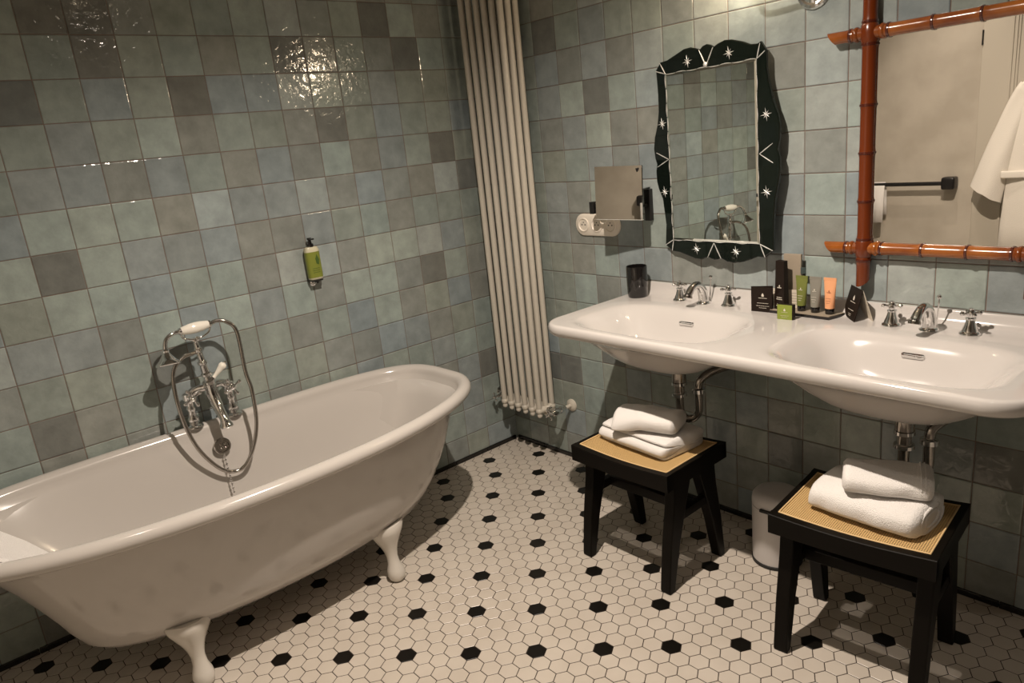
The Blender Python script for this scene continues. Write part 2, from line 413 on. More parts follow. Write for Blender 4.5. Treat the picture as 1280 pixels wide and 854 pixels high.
hd = hc-ax*.115+V((.012,0,-.048))
mb.tube([hc-ax*.055, hc-ax*.078+V((.001,0,0)), hc-ax*.100+V((.005,0,-.010)), hc-ax*.111+V((.009,0,-.028)), hd], [.0075,.0075,.0075,.0075,.009], 14, sm=4)
mb.lathe([(.009,.0),(.013,.006),(.011,.012),(.016,.020),(.028,.036),(.040,.048),(.0425,.053),(.040,.056),(.010,.0565)], axis_to(hd+V((0,0,.004)), (.25, -.06, -1)), 28)
bpart(mb, 'shower_head', chrome)
mb = MB(); e = hc+ax*.056
hp = [e, e+ax*.022+V((.003,0,.004)), e+ax*.050+V((.012,0,-.006)), e+ax*.076+V((.025,0,-.05)), (.150,-1.376,.80), (.165,-1.372,.72), (.178,-1.385,.60), (.170,-1.418,.50), (.155,-1.462,.442), (.150,-1.520,.452), (.150,-1.572,.52), (.150,-1.605,.60), (.145,-1.622,.70), (.135,-1.622,.80), (.122,-1.606,.862), (.105,-1.565,.892), (.095,-1.525,.897), (.090,-1.508,.896)]
mb.tube(hp, .0072, 12, sm=10)
bpart(mb, 'shower_hose', chrome_d, smooth=60)
mb = MB(); lp = V((.100,-1.482,zb+.045)); ld = V((.10,.72,.70)).normalized()
mb.tube([lp-ld*.012, lp+ld*.012], [.009,.006], 14); bpart(mb, 'diverter_stem', chrome); mb = MB(); mb.sphere(lp+ld*.077, .006, 12); bpart(mb, 'lever_tip', chrome)
mb = MB(); mb.tube([lp+ld*.010, lp+ld*.022, lp+ld*.045, lp+ld*.062, lp+ld*.072], [.007,.0065,.0105,.0145,.010], 18, sm=3); bpart(mb, 'diverter_lever', porc, smooth=60)

# towel draped over the far end of the tub
def sheet_block(L, prof, nz=18, wob=.003, endr=.008):
    mb = MB(); rings = []
    for i in range(nz+1):
        t_ = i/nz; x = -L/2+L*t_
        d_ = min(t_, 1-t_)*L; k = 1 if d_ > endr else .80+.20*math.sqrt(max(0, 1-(1-d_/endr)**2))
        ring = []
        cy = sum(p[0] for p in prof)/len(prof); cz = sum(p[1] for p in prof)/len(prof)
        for (y, z) in prof:
            w = noise.noise(V((x*14, y*14, z*14)))*wob
            ring.append(V((x+w, cy+(y-cy)*k+w*1.6, max(0.0005, cz+(z-cz)*(.5+.5*k)+w))))
        rings.append(ring)
    return mb.loft(rings)
def band(path, th):
    """closed polygon around a 2-D path of thickness th"""
    P = [V((a, b, 0)) for a, b in path]; A = []; B = []
    for i, p in enumerate(P):
        d_ = (P[min(i+1, len(P)-1)]-P[max(i-1, 0)]).normalized(); nn = V((-d_.y, d_.x, 0))
        A.append(p+nn*th/2); B.append(p-nn*th/2)
    return [(q.x, q.y) for q in A]+[(q.x, q.y) for q in reversed(B)]
def fold_path(w, layers, th, seg=8):
    """serpentine cross-section of a cloth folded over itself"""
    pts = []; r = th/2
    for k in range(layers):
        z = th/2+k*th; y0, y1 = (-w/2+r, w/2-r) if k % 2 == 0 else (w/2-r, -w/2+r)
        for i in range(7): pts.append((y0+(y1-y0)*i/6, z))
        if k < layers-1:
            s_ = 1 if y1 > 0 else -1
            for i in range(1, seg): a = -pi/2+pi*i/seg; pts.append((y1+s_*cos(a)*r, z+th/2+sin(a)*th/2))
    return pts
def tubpt(af, ab, yr, yl, z, nb, th):
    cy = (yr+yl)/2; b = (yr-yl)/2; c_, s_ = cos(th), sin(th); nn = 2.15 if c_ >= 0 else nb; a = af if c_ >= 0 else ab
    return V((XC+a*math.copysign(abs(c_)**(2/nn), c_), cy+b*math.copysign(abs(s_)**(2/nn), s_), z))
mat_t = thing('bath_mat', 'folded white terry bath mat hung over the far left end rim into the bathtub', 'bath mat', (.36, -2.375, ZR))
mb = MB(); rings = []
for i in range(31):
    th = 2*pi*(62.3+19*i/30)/96; top_ = []; bot_ = []
    for off, dst in ((.0015, bot_), (.0125, top_)):
        for ph in (95, 120, 145, 170):
            dx = cos(R(ph))*(.027+off); dz = sin(R(ph))*(.0250+off)
            dst.append(tubpt(.368+dx, .358+dx, -.637+dx, -2.390-dx, ZR-.025+dz, 4.4, th))
        for af, ab, yr, yl, z in [(.330,.322,-.676,-2.335,.570),(.318,.310,-.692,-2.305,.54),(.302,.293,-.715,-2.25,.48),(.285,.275,-.745,-2.19,.40),(.274,.264,-.765,-2.16,.36)]:
            o_ = off+.002+(.002*sin(i*1.1+z*30) if dst is top_ else 0)
            dst.append(tubpt(af-o_, ab-o_, yr-o_, yl+o_, z, 2.6+max(0,(z-.3))*6, th))
    rings.append([p-V((.36, -2.375, ZR)) for p in top_+bot_[::-1]])
mb.loft(rings); mb.build('folded_cloth', towel_m, mat_t, smooth=60)

# ------------------------------------------------------------------ soap dispenser on the left wall
sd = thing('soap_dispenser', 'green pump soap bottle in a wall holder above the bathtub', 'soap dispenser', (.0, -.985, 1.03))
def sq(cx, cy, hx, hy, z, n=24, e=3.2):
    return [V((cx+hx*math.copysign(abs(cos(2*pi*k/n))**(2/e), cos(2*pi*k/n)), cy+hy*math.copysign(abs(sin(2*pi*k/n))**(2/e), sin(2*pi*k/n)), z)) for k in range(n)]
green_l = mat('green_label', (.20,.23,.035), .4); green_d = mat('dark_green_print', (.05,.10,.015), .5); soapw = mat('bottle_white', (.55,.52,.38), .3)
mb = MB(); mb.loft([sq(.036,0,.016,.026,.022), sq(.036,0,.019,.029,.026), sq(.036,0,.019,.029,.140), sq(.036,0,.015,.025,.150), sq(.036,0,.009,.012,.153)]); mb.build('bottle', soapw, sd)
mb = MB(); mb.loft([sq(.036,0,.0196,.0296,.030), sq(.036,0,.0196,.0296,.132)], cap0=False, cap1=False); lab = mb.build('label_wrap', green_l, sd)
mb = MB(); mb.add([(.0565,.004,.085),(.0565,.014,.080),(.0565,.018,.100),(.0565,.010,.122),(.0565,.002,.104)], [(0,1,2,3,4)])
for k in range(3): mb.box((.0560,-.016,.066-k*.008), (.0566,.014,.0675-k*.008))
mb.build('print', green_d, lab)
mb = MB(); mb.lathe([(.013,.150),(.013,.163),(.008,.166),(.006,.178),(.009,.180),(.009,.187),(.004,.188)], TR(.036,0,0), 20); mb.box((.030,-.006,.180), (.068,.006,.186), bev=.002); mb.build('pump', blackc, sd)
mb = MB(); mb.box((.007,-.020,.0), (.016,.020,.135), bev=.003); mb.box((.010,-.024,.014), (.052,.024,.021), bev=.003); mb.build('holder', blackm, sd)
mb = MB(); mb.lathe([(.016,0),(.0165,.006),(.012,.012),(.004,.015)], axis_to((.007,-.004,.006), (1,0,-.3)), 24); mb.tube([(.010,-.002,.008),(.03,-.0,.016)], .008); mb.build('mount', chrome, sd)

# ------------------------------------------------------------------ radiator
ra = thing('column_radiator', 'tall cream column radiator standing upright in the corner of the tiled walls', 'radiator', (.10, -.16, .24))
NX, NY = 6, 3; px_, py_ = .0497, .041; r_ = .0135; top = 2.06
def rpt(i, j): return (i*px_+.012, .0+j*py_+.010)
for i in range(NX):
    mb = MB()
    for j in range(NY):
        x, y = rpt(i, j)
        mb.tube([(x, y, .012), (x, y, .03), (x, y, top-.03), (x, y, top-.012)], [.010, r_, r_, .010], 14)
        mb.sphere((x, y, .012), .0125, 12); mb.sphere((x, y, top-.012), .0125, 12)
    x = rpt(i, 0)[0]
    for z in (.035, top-.035):
        mb.tube([(x, rpt(i,0)[1], z), (x, rpt(i,NY-1)[1], z)], .0165, 16)
        mb.sphere((x, rpt(i,0)[1], z), .0172, 14); mb.sphere((x, rpt(i,NY-1)[1], z), .0172, 14)
    mb.build('column_section', rad_w, ra, smooth=60)
for z in (.035, top-.035): mb = MB(); mb.tube([(rpt(0,1)[0]-.012, rpt(0,1)[1], z), (rpt(NX-1,1)[0]+.020, rpt(0,1)[1], z)], .0175, 18); mb.build('header_pipe', rad_w, ra, smooth=60)
mb = MB(); mb.lathe([(.021,0),(.021,.010),(.015,.014)], axis_to((rpt(NX-1,1)[0]+.014, rpt(0,1)[1], .035), (1,0,0)), 8)
mb.build('end_cap', rad_w, ra, smooth=60)
mb = MB()
for z in (.45, 1.75): mb = MB(); mb.tube([(.14, rpt(0,2)[1], z), (.14, .152, z)], .007); mb.build('wall_bracket', rad_w, ra)
# supply valve on the wall side
va = thing('radiator_valve', 'chrome angled radiator valve with cross handle joined to the wall right of the radiator', 'valve', (.435, 0, .275), group=None)
mb = MB(); mb.lathe([(.030,0.006),(.030,.012),(.022,.019),(.010,.022)], axis_to((0,0,0), (0,-1,0)), 28); mb.tube([(0,-.018,0),(0,-.060,0)], .009); mb.build('wall_rosette', rad_w, va)
mb = MB(); mb.tube([(0,-.055,0),(0,-.105,0)], [.012,.012], 16); mb.lathe([(.016,0),(.016,.016)], axis_to((0,-.072,0),(0,-1,0)), 6)
mb.lathe([(.017,0),(.018,.02),(.014,.036),(.011,.04)], axis_to((0,-.100,0),(0,-1,0)), 20)
mb.tube([(0,-.115,0),(-.055,-.115,0)], [.013,.013], 16); mb.lathe([(.018,0),(.018,.014)], axis_to((-.035,-.115,0),(-1,0,0)), 6)
mb.build('valve_body', chrome, va)
mb = MB(); mb.tube([(0,-.140,0),(0,-.160,0)], .007)
for k in range(4):
    a = R(30)+k*pi/2; d_ = V((cos(a),0,sin(a))); mb.tube([V((0,-.158,0)), V((0,-.158,0))+d_*.020], .0036, 8); mb.sphere(V((0,-.158,0))+d_*.023, .006, 10)
mb.sphere((0,-.162,0), .008, 10); mb.build('cross_handle', chrome, va)
vb = thing('radiator_valve', 'small chrome cross-handle valve on the left wall beside the radiator foot', 'valve', (0, -.150, .290))
mb = MB(); mb.lathe([(.022,.006),(.022,.011),(.012,.015)], axis_to((0,.06,0),(1,0,0)), 24); mb.tube([(.012,.06,0),(.05,.06,0),(.062,.03,0),(.062,.0,0)], .009, sm=3); mb.lathe([(.014,0),(.014,.02)], axis_to((.062,.03,0),(0,-1,0)), 6)
mb.tube([(.062,.03,0),(.095,.03,0)], .010); mb.build('valve_body', chrome, vb)
mb = MB(); mb.tube([(.062,.0,0),(.062,-.022,0)], .006)
for k in range(4):
    a = R(20)+k*pi/2; d_ = V((cos(a),0,sin(a))); mb.tube([V((.062,-.020,0)), V((.062,-.020,0))+d_*.016], .0032, 8); mb.sphere(V((.062,-.020,0))+d_*.018, .0052, 10)
mb.sphere((.062,-.024,0), .007, 10); mb.build('cross_handle', chrome, vb)

# ------------------------------------------------------------------ double washbasin
SX0, SX1, SYF = .858, 2.362, -.568
ZD = .866
XB = (1.235, 1.985)
def sstep(t_): t_ = max(0, min(1, t_)); return t_*t_*(3-2*t_)
def qn(x, y, xc, hx, hy, yc, p=3.0): return ((abs(x-xc)/hx)**p+(abs(y-yc)/hy)**p)**(1/p)
sink = thing('double_washbasin', 'long white ceramic double washbasin mounted on the tiled wall', 'washbasin', (SX0, 0, ZD))
NXg, NYg = 190, 84
def gx(i): return i/NXg
def corner(x, y, r=.105):
    for cxn, s_ in ((SX0+r, -1), (SX1-r, 1)):
        a = (x-cxn)*s_/r; b = (SYF+r-y)/r
        if a > 0 and b > 0:
            k = max(a, b)/math.hypot(a, b); return cxn+s_*a*k*r, SYF+r-b*k*r
    return x, y
def edge_dist(x, y):
    # distance to the free outline (left, right, front) in the unrounded square metric
    return min(x-SX0, SX1-x, y-SYF)
def ztop(x, y):
    z = ZD
    for xc in XB:
        q = qn(x, y, xc, .300, .190, -.345, 3.8)
        z -= .118*sstep((1-q)/.55)
        q2 = qn(x, y, xc, .345, .215, -.330, 3.5); z -= .006*sstep((1-q2)/.28)
    # upstand at the wall with a concave sweep
    d_ = -y; up = .046 if d_ < .012 else .046*math.exp(-((d_-.012)/.016)**1.3)
    endf = sstep((x-SX0)/.012)*sstep((SX1-x)/.012)
    z += up
    e_ = edge_dist(x, y); rr = .014
    if e_ < rr: z -= rr-math.sqrt(max(0, rr*rr-(rr-e_)**2))
    return z
def zbot(x, y):
    z = .822
    for xc in XB:
        q = qn(x, y, xc, .365, .240, -.315, 2.8)
        z -= .124*sstep((1-q)/.72)**.85
    e_ = edge_dist(x, y); rr = .022
    if e_ < rr: z += rr-math.sqrt(max(0, rr*rr-(rr-e_)**2))
    return z
def gp(i, j, f):
    # denser sampling next to the edges
    u = i/NXg; v_ = j/NYg
    u = .5-.5*cos(pi*u)*(.35)-(.5-u)*.65+0 if False else u
    ys = [0, -.004, -.008, -.012, -.014, -.017, -.020, -.024, -.028, -.034, -.042]
    y = ys[j] if j < len(ys) else -.042+(SYF+.016+.042)*(j-10)/(NYg-10-6) if j <= NYg-6 else None
    if y is None: y = SYF+.016*(1-((j-(NYg-6))/6))**1.0*1.0; 
    if i < 7: x = SX0+.016*i/7
    elif i > NXg-7: x = SX1-.016*(NXg-i)/7
    else: x = SX0+.016+(SX1-SX0-.032)*(i-7)/(NXg-14)
    z = f(x, y); X, Y = corner(x, y)
    return V((X-SX0, Y, z-ZD))
vs = []; fs = []
W = NYg+1
for f in (ztop, zbot):
    for i in range(NXg+1):
        for j in range(NYg+1): vs.append(gp(i, j, f))
off = (NXg+1)*W
for i in range(NXg):
    for j in range(NYg):
        a = i*W+j; fs.append((a, a+W, a+W+1, a+1)); a += off; fs.append((a, a+1, a+W+1, a+W))
def side(seq):
    for a, b in zip(seq, seq[1:]): fs.append((a, b, b+off, a+off))
side([j for j in range(W)]); side([NXg*W+j for j in range(W)]); side([i*W for i in range(NXg+1)]); side([i*W+NYg for i in range(NXg+1)])
mb = MB(); mb.add(vs, fs); bo = mb.build('ceramic_basin', white, sink, smooth=70)
for xc in XB:
    # chrome overflow slot on the back slope of the bowl
    zz = ztop(xc+.005, -.198)
    mb = MB(); M = TR(xc+.005-SX0, -.198, zz-ZD+.002) @ RX(0) @ RX(18)
    ringo = []
    for sc, h in ((1, -.003), (1, .003), (.88, .0055), (.62, .0055), (.55, .001)):
        ringo.append([M @ V(((.023*(1 if cos(a) > 0 else -1)+.0075*sc*cos(a)), .0075*sc*sin(a), h)) for a in [2*pi*(k+.5)/24 for k in range(24)]])
    mb.loft(ringo); mb.build('overflow_slot', chrome, sink)
    zz = ztop(xc, -.345)
    mb = MB(); mb.lathe([(.031,-.002),(.031,.003),(.026,.005),(.020,.004),(.018,.008),(.004,.010)], TR(xc-SX0, -.345, zz-ZD), 28); mb.build('drain', chrome, sink)

# ------------------------------------------------------------------ basin taps
def make_tap(label):
    o = thing('basin_tap', label, 'tap', (0,0,0))
    # spout
    mb = MB(); pts = [(0,0,0),(0,-.001,.012),(0,-.003,.03),(-.001,-.008,.05),(-.002,-.022,.068),(-.004,-.042,.074),(-.006,-.062,.066),(-.008,-.076,.052),(-.009,-.080,.046)]
    mb.tube(pts, [.020,.019,.018,.0165,.015,.0135,.013,.0145,.0145], 20, sm=5); mb.lathe([(.026,-.002),(.0265,.003),(.022,.007),(.018,.010)], None, 28)
    mb.build('spout', chrome, o, smooth=60)
    mb = MB(); mb.lathe([(.0125,0),(.0165,.0),(.017,.004),(.0155,.010),(.012,.012)], axis_to((-.0095,-.085,.036), (.02,.35,1)), 20); mb.build('aerator', chrome_d, o)
    mb = MB(); mb.tube([(.010,.024,.0),(.012,.030,.087)], .0022, 8); mb.sphere((.012,.030,.091), .0068, 12); mb.lathe([(.007,-.002),(.007,.004),(.004,.008)], TR(.010,.024,0), 14); mb.build('lift_rod', chrome, o)
    for sx in (-1, 1):
        M0 = TR(sx*.103, 0, 0)
        mb = MB(); mb.lathe([(.026,-.002),(.027,.003),(.0255,.007),(.021,.010),(.020,.015),(.016,.024),(.0125,.036),(.011,.042),(.013,.044),(.013,.047),(.007,.049),(.007,.056)], M0, 28); h = mb.build('valve_base', chrome, o)
        mb = MB(); c0 = V((sx*.103, 0, .060)); mb.lathe([(.009,-.008),(.010,0),(.009,.008),(.006,.011),(.0065,.014),(.002,.016)], M0 @ TR(0,0,.060), 18)
        for k in range(4):
            a = R(20 if sx < 0 else 38)+k*pi/2; d_ = V((cos(a), sin(a), 0)); mb.tube([c0, c0+d_*.014, c0+d_*.019], [.0035,.0035,.0055], 10); mb.sphere(c0+d_*.0225, .0062, 12)
        mb.build('cross_handle', chrome, h)
    return o
tp = make_tap('chrome three-hole tap with cross handles on the left basin nearest the black cup'); tp.location = (1.228, -.072, ZD)
tq = copy_tree(tp); tq['label'] = 'chrome three-hole tap with cross handles on the right basin below the bamboo mirror'; tq.location = (1.988, -.082, ZD)
# pipes beneath
def make_trap(label):
    o = thing('sink_trap', label, 'pipe trap', (0,0,0))
    mb = MB(); mb.lathe([(.036,-.012),(.036,.0),(.028,.001)], None, 28); mb.build('ceramic_seat', white, o)
    mb = MB(); mb.lathe([(.034,-.018),(.034,-.012),(.02,-.012)], None, 28); mb.build('washer', rubber, o)
    mb = MB(); mb.lathe([(.0255,-.080),(.0255,-.018),(.01,-.017)], None, 24); mb.lathe([(.0195,-.135),(.0175,-.078),(.01,-.07)], None, 24); mb.build('tailpiece', chrome_d, o)
    for z in (-.086, -.128): mb = MB(); mb.lathe([(.021,z-.008),(.028,z-.006),(.028,z+.004),(.021,z+.006)], None, 12); mb.build('slip_nut', chrome, o)
    mb = MB(); mb.lathe([(.018,-.130),(.025,-.126),(.025,-.112),(.018,-.108)], TR(.050,.044,0), 12); mb.build('slip_nut', chrome, o)
    mb = MB(); mb.tube([(0,0,-.12),(0,0,-.18),(.004,.003,-.205),(.014,.012,-.222),(.026,.022,-.226),(.038,.033,-.220),(.047,.041,-.203),(.050,.044,-.18),(.050,.044,-.105),(.056,.052,-.078),(.080,.085,-.055),(.115,.135,-.042),(.140,.180,-.036),(.150,.246,-.034)], .0150, 16, sm=5); mb.build('trap_bend', chrome_d, o, smooth=60)
    mb = MB(); mb.lathe([(.030,0),(.030,.006),(.018,.012),(.016,.022)], axis_to((.150,.246,-.034), (0,-1,0)), 24)
    mb.build('wall_flange', chrome, o)
    mb = MB(); mb.tube([(.205,.246,-.03),(.205,.205,-.03)], .009, 12); mb.sphere((.205,.202,-.03), .014, 12); mb.tube([(.205,.202,-.03),(.205,.195,.02),(.17,.18,.08)], .005, 10, sm=4); mb.tube([(.205,.190,-.045),(.205,.200,-.03)], .008, 10); mb.build('shutoff_valve', chrome_d, o)
    return o
tr = make_trap('chrome bottle-neck pipe trap under the left basin above the left stool'); tr.location = (1.238, -.252, .700)
t2 = copy_tree(tr); t2['label'] = 'chrome pipe trap under the right basin behind the right stool'; t2.location = (1.998, -.252, .700)

# ------------------------------------------------------------------ Venetian mirror
ang = 4.0
vm_ = thing('venetian_mirror', 'tall black glass mirror with scalloped edge and etched silver stars', 'mirror', (1.06, -.016, 0), -R(ang))
OUT = [(-0.0333,1.6921),(-0.012,1.716),(0.018,1.7185),(0.0598,1.7325),(0.0950,1.7450),(0.1239,1.7464),(0.1450,1.7400),(0.1620,1.7336),(0.1740,1.7425),(0.1907,1.7463),(0.2060,1.7420),(0.2180,1.7335),(0.2350,1.7410),(0.2620,1.7475),(0.2900,1.7450),(0.3323,1.7320),(0.3600,1.7200),(0.3840,1.7180),(0.3960,1.7230),(0.4160,1.6940),(0.4165,1.6426),(0.4250,1.5950),(0.4380,1.5450),(0.4560,1.5000),(0.4633,1.4643),(0.4610,1.4200),(0.4540,1.3939),(0.4620,1.3700),(0.4635,1.3305),(0.4560,1.2850),(0.4449,1.2389),(0.4392,1.1636),(0.4388,1.0700),(0.4050,1.0420),(0.3776,1.0440),(0.3500,1.0320),(0.3194,1.0222),(0.2850,1.0150),(0.2550,1.0180),(0.2260,1.0300),(0.2150,1.0240),(0.2000,1.0210),(0.1850,1.0250),(0.1720,1.0300),(0.1450,1.0190),(0.1150,1.0190),(0.0791,1.0300),(0.0420,1.0400),(0.0100,1.0430),(-0.0240,1.0640),(-0.0170,1.1407),(-0.0288,1.2382),(-0.0450,1.2720),(-0.0535,1.3030),(-0.0540,1.3400),(-0.0487,1.3640),(-0.0560,1.3850),(-0.0604,1.4199),(-0.0540,1.4600),(-0.0380,1.5050),(-0.0300,1.5500),(-0.0290,1.6123)]
INN = [(.0126,1.6740),(.3840,1.6740),(.3880,1.0880),(.0180,1.0860)]
def P2(p, y): return V((p[0], y, p[1]))
mb = MB(); n_ = len(OUT)
cx_ = .20; cz_ = 1.38
sc2 = [(cx_+(x-cx_)*.985, cz_+(z-cz_)*.992) for x, z in OUT]
mb.loft([[P2(p, -.004) for p in OUT], [P2(p, -.012) for p in OUT], [P2(p, -.0145) for p in sc2]])
mb.build('black_frame', blackg, vm_, smooth=25)
mb = MB(); mb.box((.03, .0, 1.12), (.36, -.004, 1.65)); mb.box((.30,.0,1.15),(.34,.035,1.60)); mb.build('backing', blackw, vm_)
mb = MB(); ii = [(x+(.008 if x < .2 else -.008), z+(.008 if z < 1.3 else -.008)) for x, z in INN]
mb.loft([[P2(p, -.0145) for p in INN], [P2(p, -.0165) for p in INN], [P2(p, -.0185) for p in ii]], cap0=False)
mb.build('glass', mirror_m, vm_, smooth=0)
# silver beaded line around the glass
for a, b in zip(INN, INN[1:]+INN[:1]):
    mb = MB(); A = P2(a, -.018); B = P2(b, -.018); L_ = (B-A).length; k = max(2, round(L_/.048)); d_ = (B-A)/k
    for q in range(k):
        p0 = A+d_*q; sgn = 1 if q % 2 else -1; nn = V((-d_.z, 0, d_.x)).normalized()*.0012*sgn
        mb.tube([p0+d_*.03, p0+d_*.25+nn, p0+d_*.5+nn*1.3, p0+d_*.75+nn, p0+d_*.97], [.0004,.0009,.0013,.0009,.0004], 8, sm=2)
    mb.build('twisted_edging', etched, vm_)
def ray_(mb, c0, a, L_, w):
    c0 = P2(c0, -.0155); d_ = V((cos(a), 0, sin(a))); nn = V((-sin(a), 0, cos(a)))
    mb.add([c0-d_*.002, c0+d_*L_*.35+nn*w, c0+d_*L_, c0+d_*L_*.35-nn*w, c0+d_*L_*.35+V((0,-.0012,0))], [(0,1,4),(1,2,4),(2,3,4),(3,0,4)])
for (x, z) in [(.1100,1.7030),(.2790,1.7060),(.4150,1.5030),(.4150,1.2600),(.2930,1.0560),(.1230,1.0570),(-.0150,1.2630),(-.0130,1.5070)]:
    mb = MB()
    for k in range(8): ray_(mb, (x, z), k*pi/4+pi/2+.15, .022 if k % 2 == 0 else .015, .0016)
    mb.build('etched_star', etched, vm_, smooth=0)
for seg in ([(.160,1.7320),(.1884,1.6790),(.2180,1.7320)], [(.4380,1.4130),(.3900,1.3817),(.4400,1.3520)], [(.1714,1.0285),(.2012,1.0820),(.2300,1.0285)], [(-.0468,1.4060),(.0110,1.3801),(-.0440,1.3540)],
            [(.3950,1.7180),(.3840,1.6740),(.4130,1.6930)], [(-.0120,1.7130),(.0126,1.6740),(-.0300,1.6880)], [(-.0220,1.0640),(.0180,1.0860),(.0100,1.0450)], [(.4360,1.0680),(.3880,1.0880),(.4080,1.0440)]):
    mb = MB()
    for a, b in ((seg[0], seg[1]), (seg[1], seg[2])): mb.tube([P2(a, -.0150), (P2(a,-.0158)+P2(b,-.0158))/2, P2(b, -.0160)], [.0008,.0019,.0012], 8)
    mb.build('etched_line', etched, vm_)
mb = MB(); mb.lathe([(.0075,0),(.0085,.003),(.005,.007),(.001,.008)], axis_to((.1884,-.017,1.683), (0,-1,0)), 18); mb.build('rosette', etched, vm_)

# ------------------------------------------------------------------ bamboo mirror
bm_ = thing('bamboo_mirror', 'large mirror in a varnished orange bamboo frame with crossed corners', 'mirror', (0, -.030, 0))
XL, XR, ZB, ZT = 1.7755, 2.2145, 1.083, 1.694
def pole(mb, mr_, axis, c, lo, hi, rad, nodes, cut=True):
    """pole along axis ('x' or 'z'), c the fixed coordinate, nodes ring positions"""
    def P(t_, off=0): return V((t_, off, c)) if axis == 'x' else V((c, off, t_))
    n = 24; rings = []
    samples = sorted(set([lo, hi]+[q+dq for q in nodes for dq in (-.012,-.006,0,.006,.012) if lo+.02 < q+dq < hi-.02]+[lo+(hi-lo)*k/16 for k in range(1,16)]))
    for t_ in samples:
        k = 1.0
        for q in nodes:
            d_ = abs(t_-q)
            if d_ < .013: k = max(k, 1.10-.08*d_/.013*1.2)
        ring = []
        for m in range(n):
            a = 2*pi*m/n
            sh = 0
            if cut and t_ in (lo, hi): sh = (.012*cos(a))*(1 if t_ == lo else -1)
            if axis == 'x': ring.append(V((t_+sh, sin(a)*rad*k, c-cos(a)*rad*k)))
            else: ring.append(V((c+sin(a+.6)*rad*k, cos(a+.6)*rad*k, t_+sh*1.1)))
        rings.append(ring)
    mb.loft(rings)
    for q in nodes:
        prof = [(rad*1.02,-.0045),(rad*1.16,-.003),(rad*1.18,0),(rad*1.16,.003),(rad*1.02,.0045)]
        rm = MB(); rm.lathe(prof, axis_to(P(q), (1,0,0) if axis == 'x' else (0,0,1)), 24); mr_.append(rm)
mv = MB(); mr_ = MB()
def nodes_v(): return [ZB-.024-.012, ZB+.028, 1.225, 1.365, 1.50, ZT-.030, ZT+.030]
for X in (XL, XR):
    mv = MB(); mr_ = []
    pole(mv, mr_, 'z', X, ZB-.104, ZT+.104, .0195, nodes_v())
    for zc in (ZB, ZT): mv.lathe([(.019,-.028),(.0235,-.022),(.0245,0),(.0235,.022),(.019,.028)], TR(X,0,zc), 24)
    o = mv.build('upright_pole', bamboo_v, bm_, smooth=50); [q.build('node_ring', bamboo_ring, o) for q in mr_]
hn = [XL-.052, XL+.052, XL+.165, XL+.28, XR-.052, XR+.052]
for Z in (ZB, ZT):
    mv = MB(); mr_ = []
    pole(mv, mr_, 'x', Z, XL-.108, XR+.108, .0175, hn)
    for X in (XL, XR):
        for sgn in (-1, 1): mv.sphere((X+sgn*.036, 0, Z), .0215, 20, sc=(.62,1,1))
    o = mv.build('cross_pole', bamboo, bm_, smooth=50); [q.build('node_ring', bamboo_ring, o) for q in mr_]
mb = MB(); mb.box((XL+.004, -.001+.006, ZB+.004), (XR-.004, .010, ZT-.004)); mb.build('glass', mirror_w, bm_, smooth=0)

# ------------------------------------------------------------------ wall light between the mirrors
glass_w = mat('lamp_glass', (.9,.85,.75), .4, emis=(1,.80,.55), es=14)
wl = thing('wall_light', 'chrome wall lamp at the top between the two mirrors', 'lamp', (1.602, 0, 1.842))
mb = MB(); mb.lathe([(.052,.006),(.054,.012),(.050,.019),(.042,.021),(.036,.018),(.030,.020),(.012,.026)], axis_to((0,0,0), (0,-1,0)), 36); mb.build('wall_plate', chrome, wl)
mb = MB(); mb.tube([(0,-.02,0),(-.010,-.075,.004),(-.06,-.105,.012),(-.14,-.118,.015),(-.165,-.12,.035),(-.168,-.12,.055)], .008, 14, sm=4); mb.lathe([(.010,0),(.024,.008),(.026,.02),(.022,.03)], TR(-.168,-.12,.045), 24); mb.build('arm', chrome, wl)
mb = MB(); mb.lathe([(.020,.071),(.030,.077),(.036,.098),(.034,.123),(.022,.139),(.005,.143)], TR(-.168,-.12,0), 28); mb.build('lamp_globe', glass_w, wl)
lt = bpy.data.lights.new('globe_glow', 'POINT'); lt.energy = 4.0; lt.color = (1,.77,.52); lt.shadow_soft_size = .03
lo = bpy.data.objects.new('globe_glow', lt); COL.objects.link(lo); lo.parent = wl; lo.location = (-.190,-.120,.150)

# ------------------------------------------------------------------ magnifying mirror and sockets
mg = thing('shaving_mirror', 'square frameless magnifying mirror on a black swivel wall arm above the sockets', 'mirror', (.955, 0, 1.214))
mb = MB(); mb.box((-.014,-.026,-.060), (.014,-.006,.060), bev=.002); mb.build('wall_bar', blackm, mg)
mb = MB(); mb.tube([(0,-.026,0),(-.010,-.055,0),(-.06,-.072,0)], .0055, 12); mb.box((-.215,-.092,.006), (-.02,-.082,.014)); mb.box((-.215,-.092,-.018), (-.02,-.082,-.010)); mb.box((-.235,-.097,-.026), (-.212,-.076,.022), bev=.002)
mb.tube([(-.06,-.072,0),(-.06,-.085,0)], .006, 12); mb.tube([(-.06,-.083,0),(-.048,-.120,.045)], .006, 12); mb.build('swivel_arm', blackm, mg)
M = TR(-.048,-.128,.060) @ RZ(14) @ RY(2.0)
mb = MB(); mb.box((-.096,-.004,-.098), (.096,.004,.098), M=M, bev=.001); mb.build('plate_back', blackm, mg)
mb = MB(); mb.box((-.097,-.0075,-.099), (.097,-.0042,.099), M=M); mb.build('mirror_plate', mirror_w, mg, smooth=0)
mb = MB(); mb.box((-.097,-.0075,-.1012), (.097,.004,-.0992), M=M); mb.build('lower_edge', etched, mg)
mb = MB(); hp_ = [(0,-.010),(.006,-.004),(.009,.003),(.006,.008),(.001,.005),(-.004,.006),(-.005,.001)]
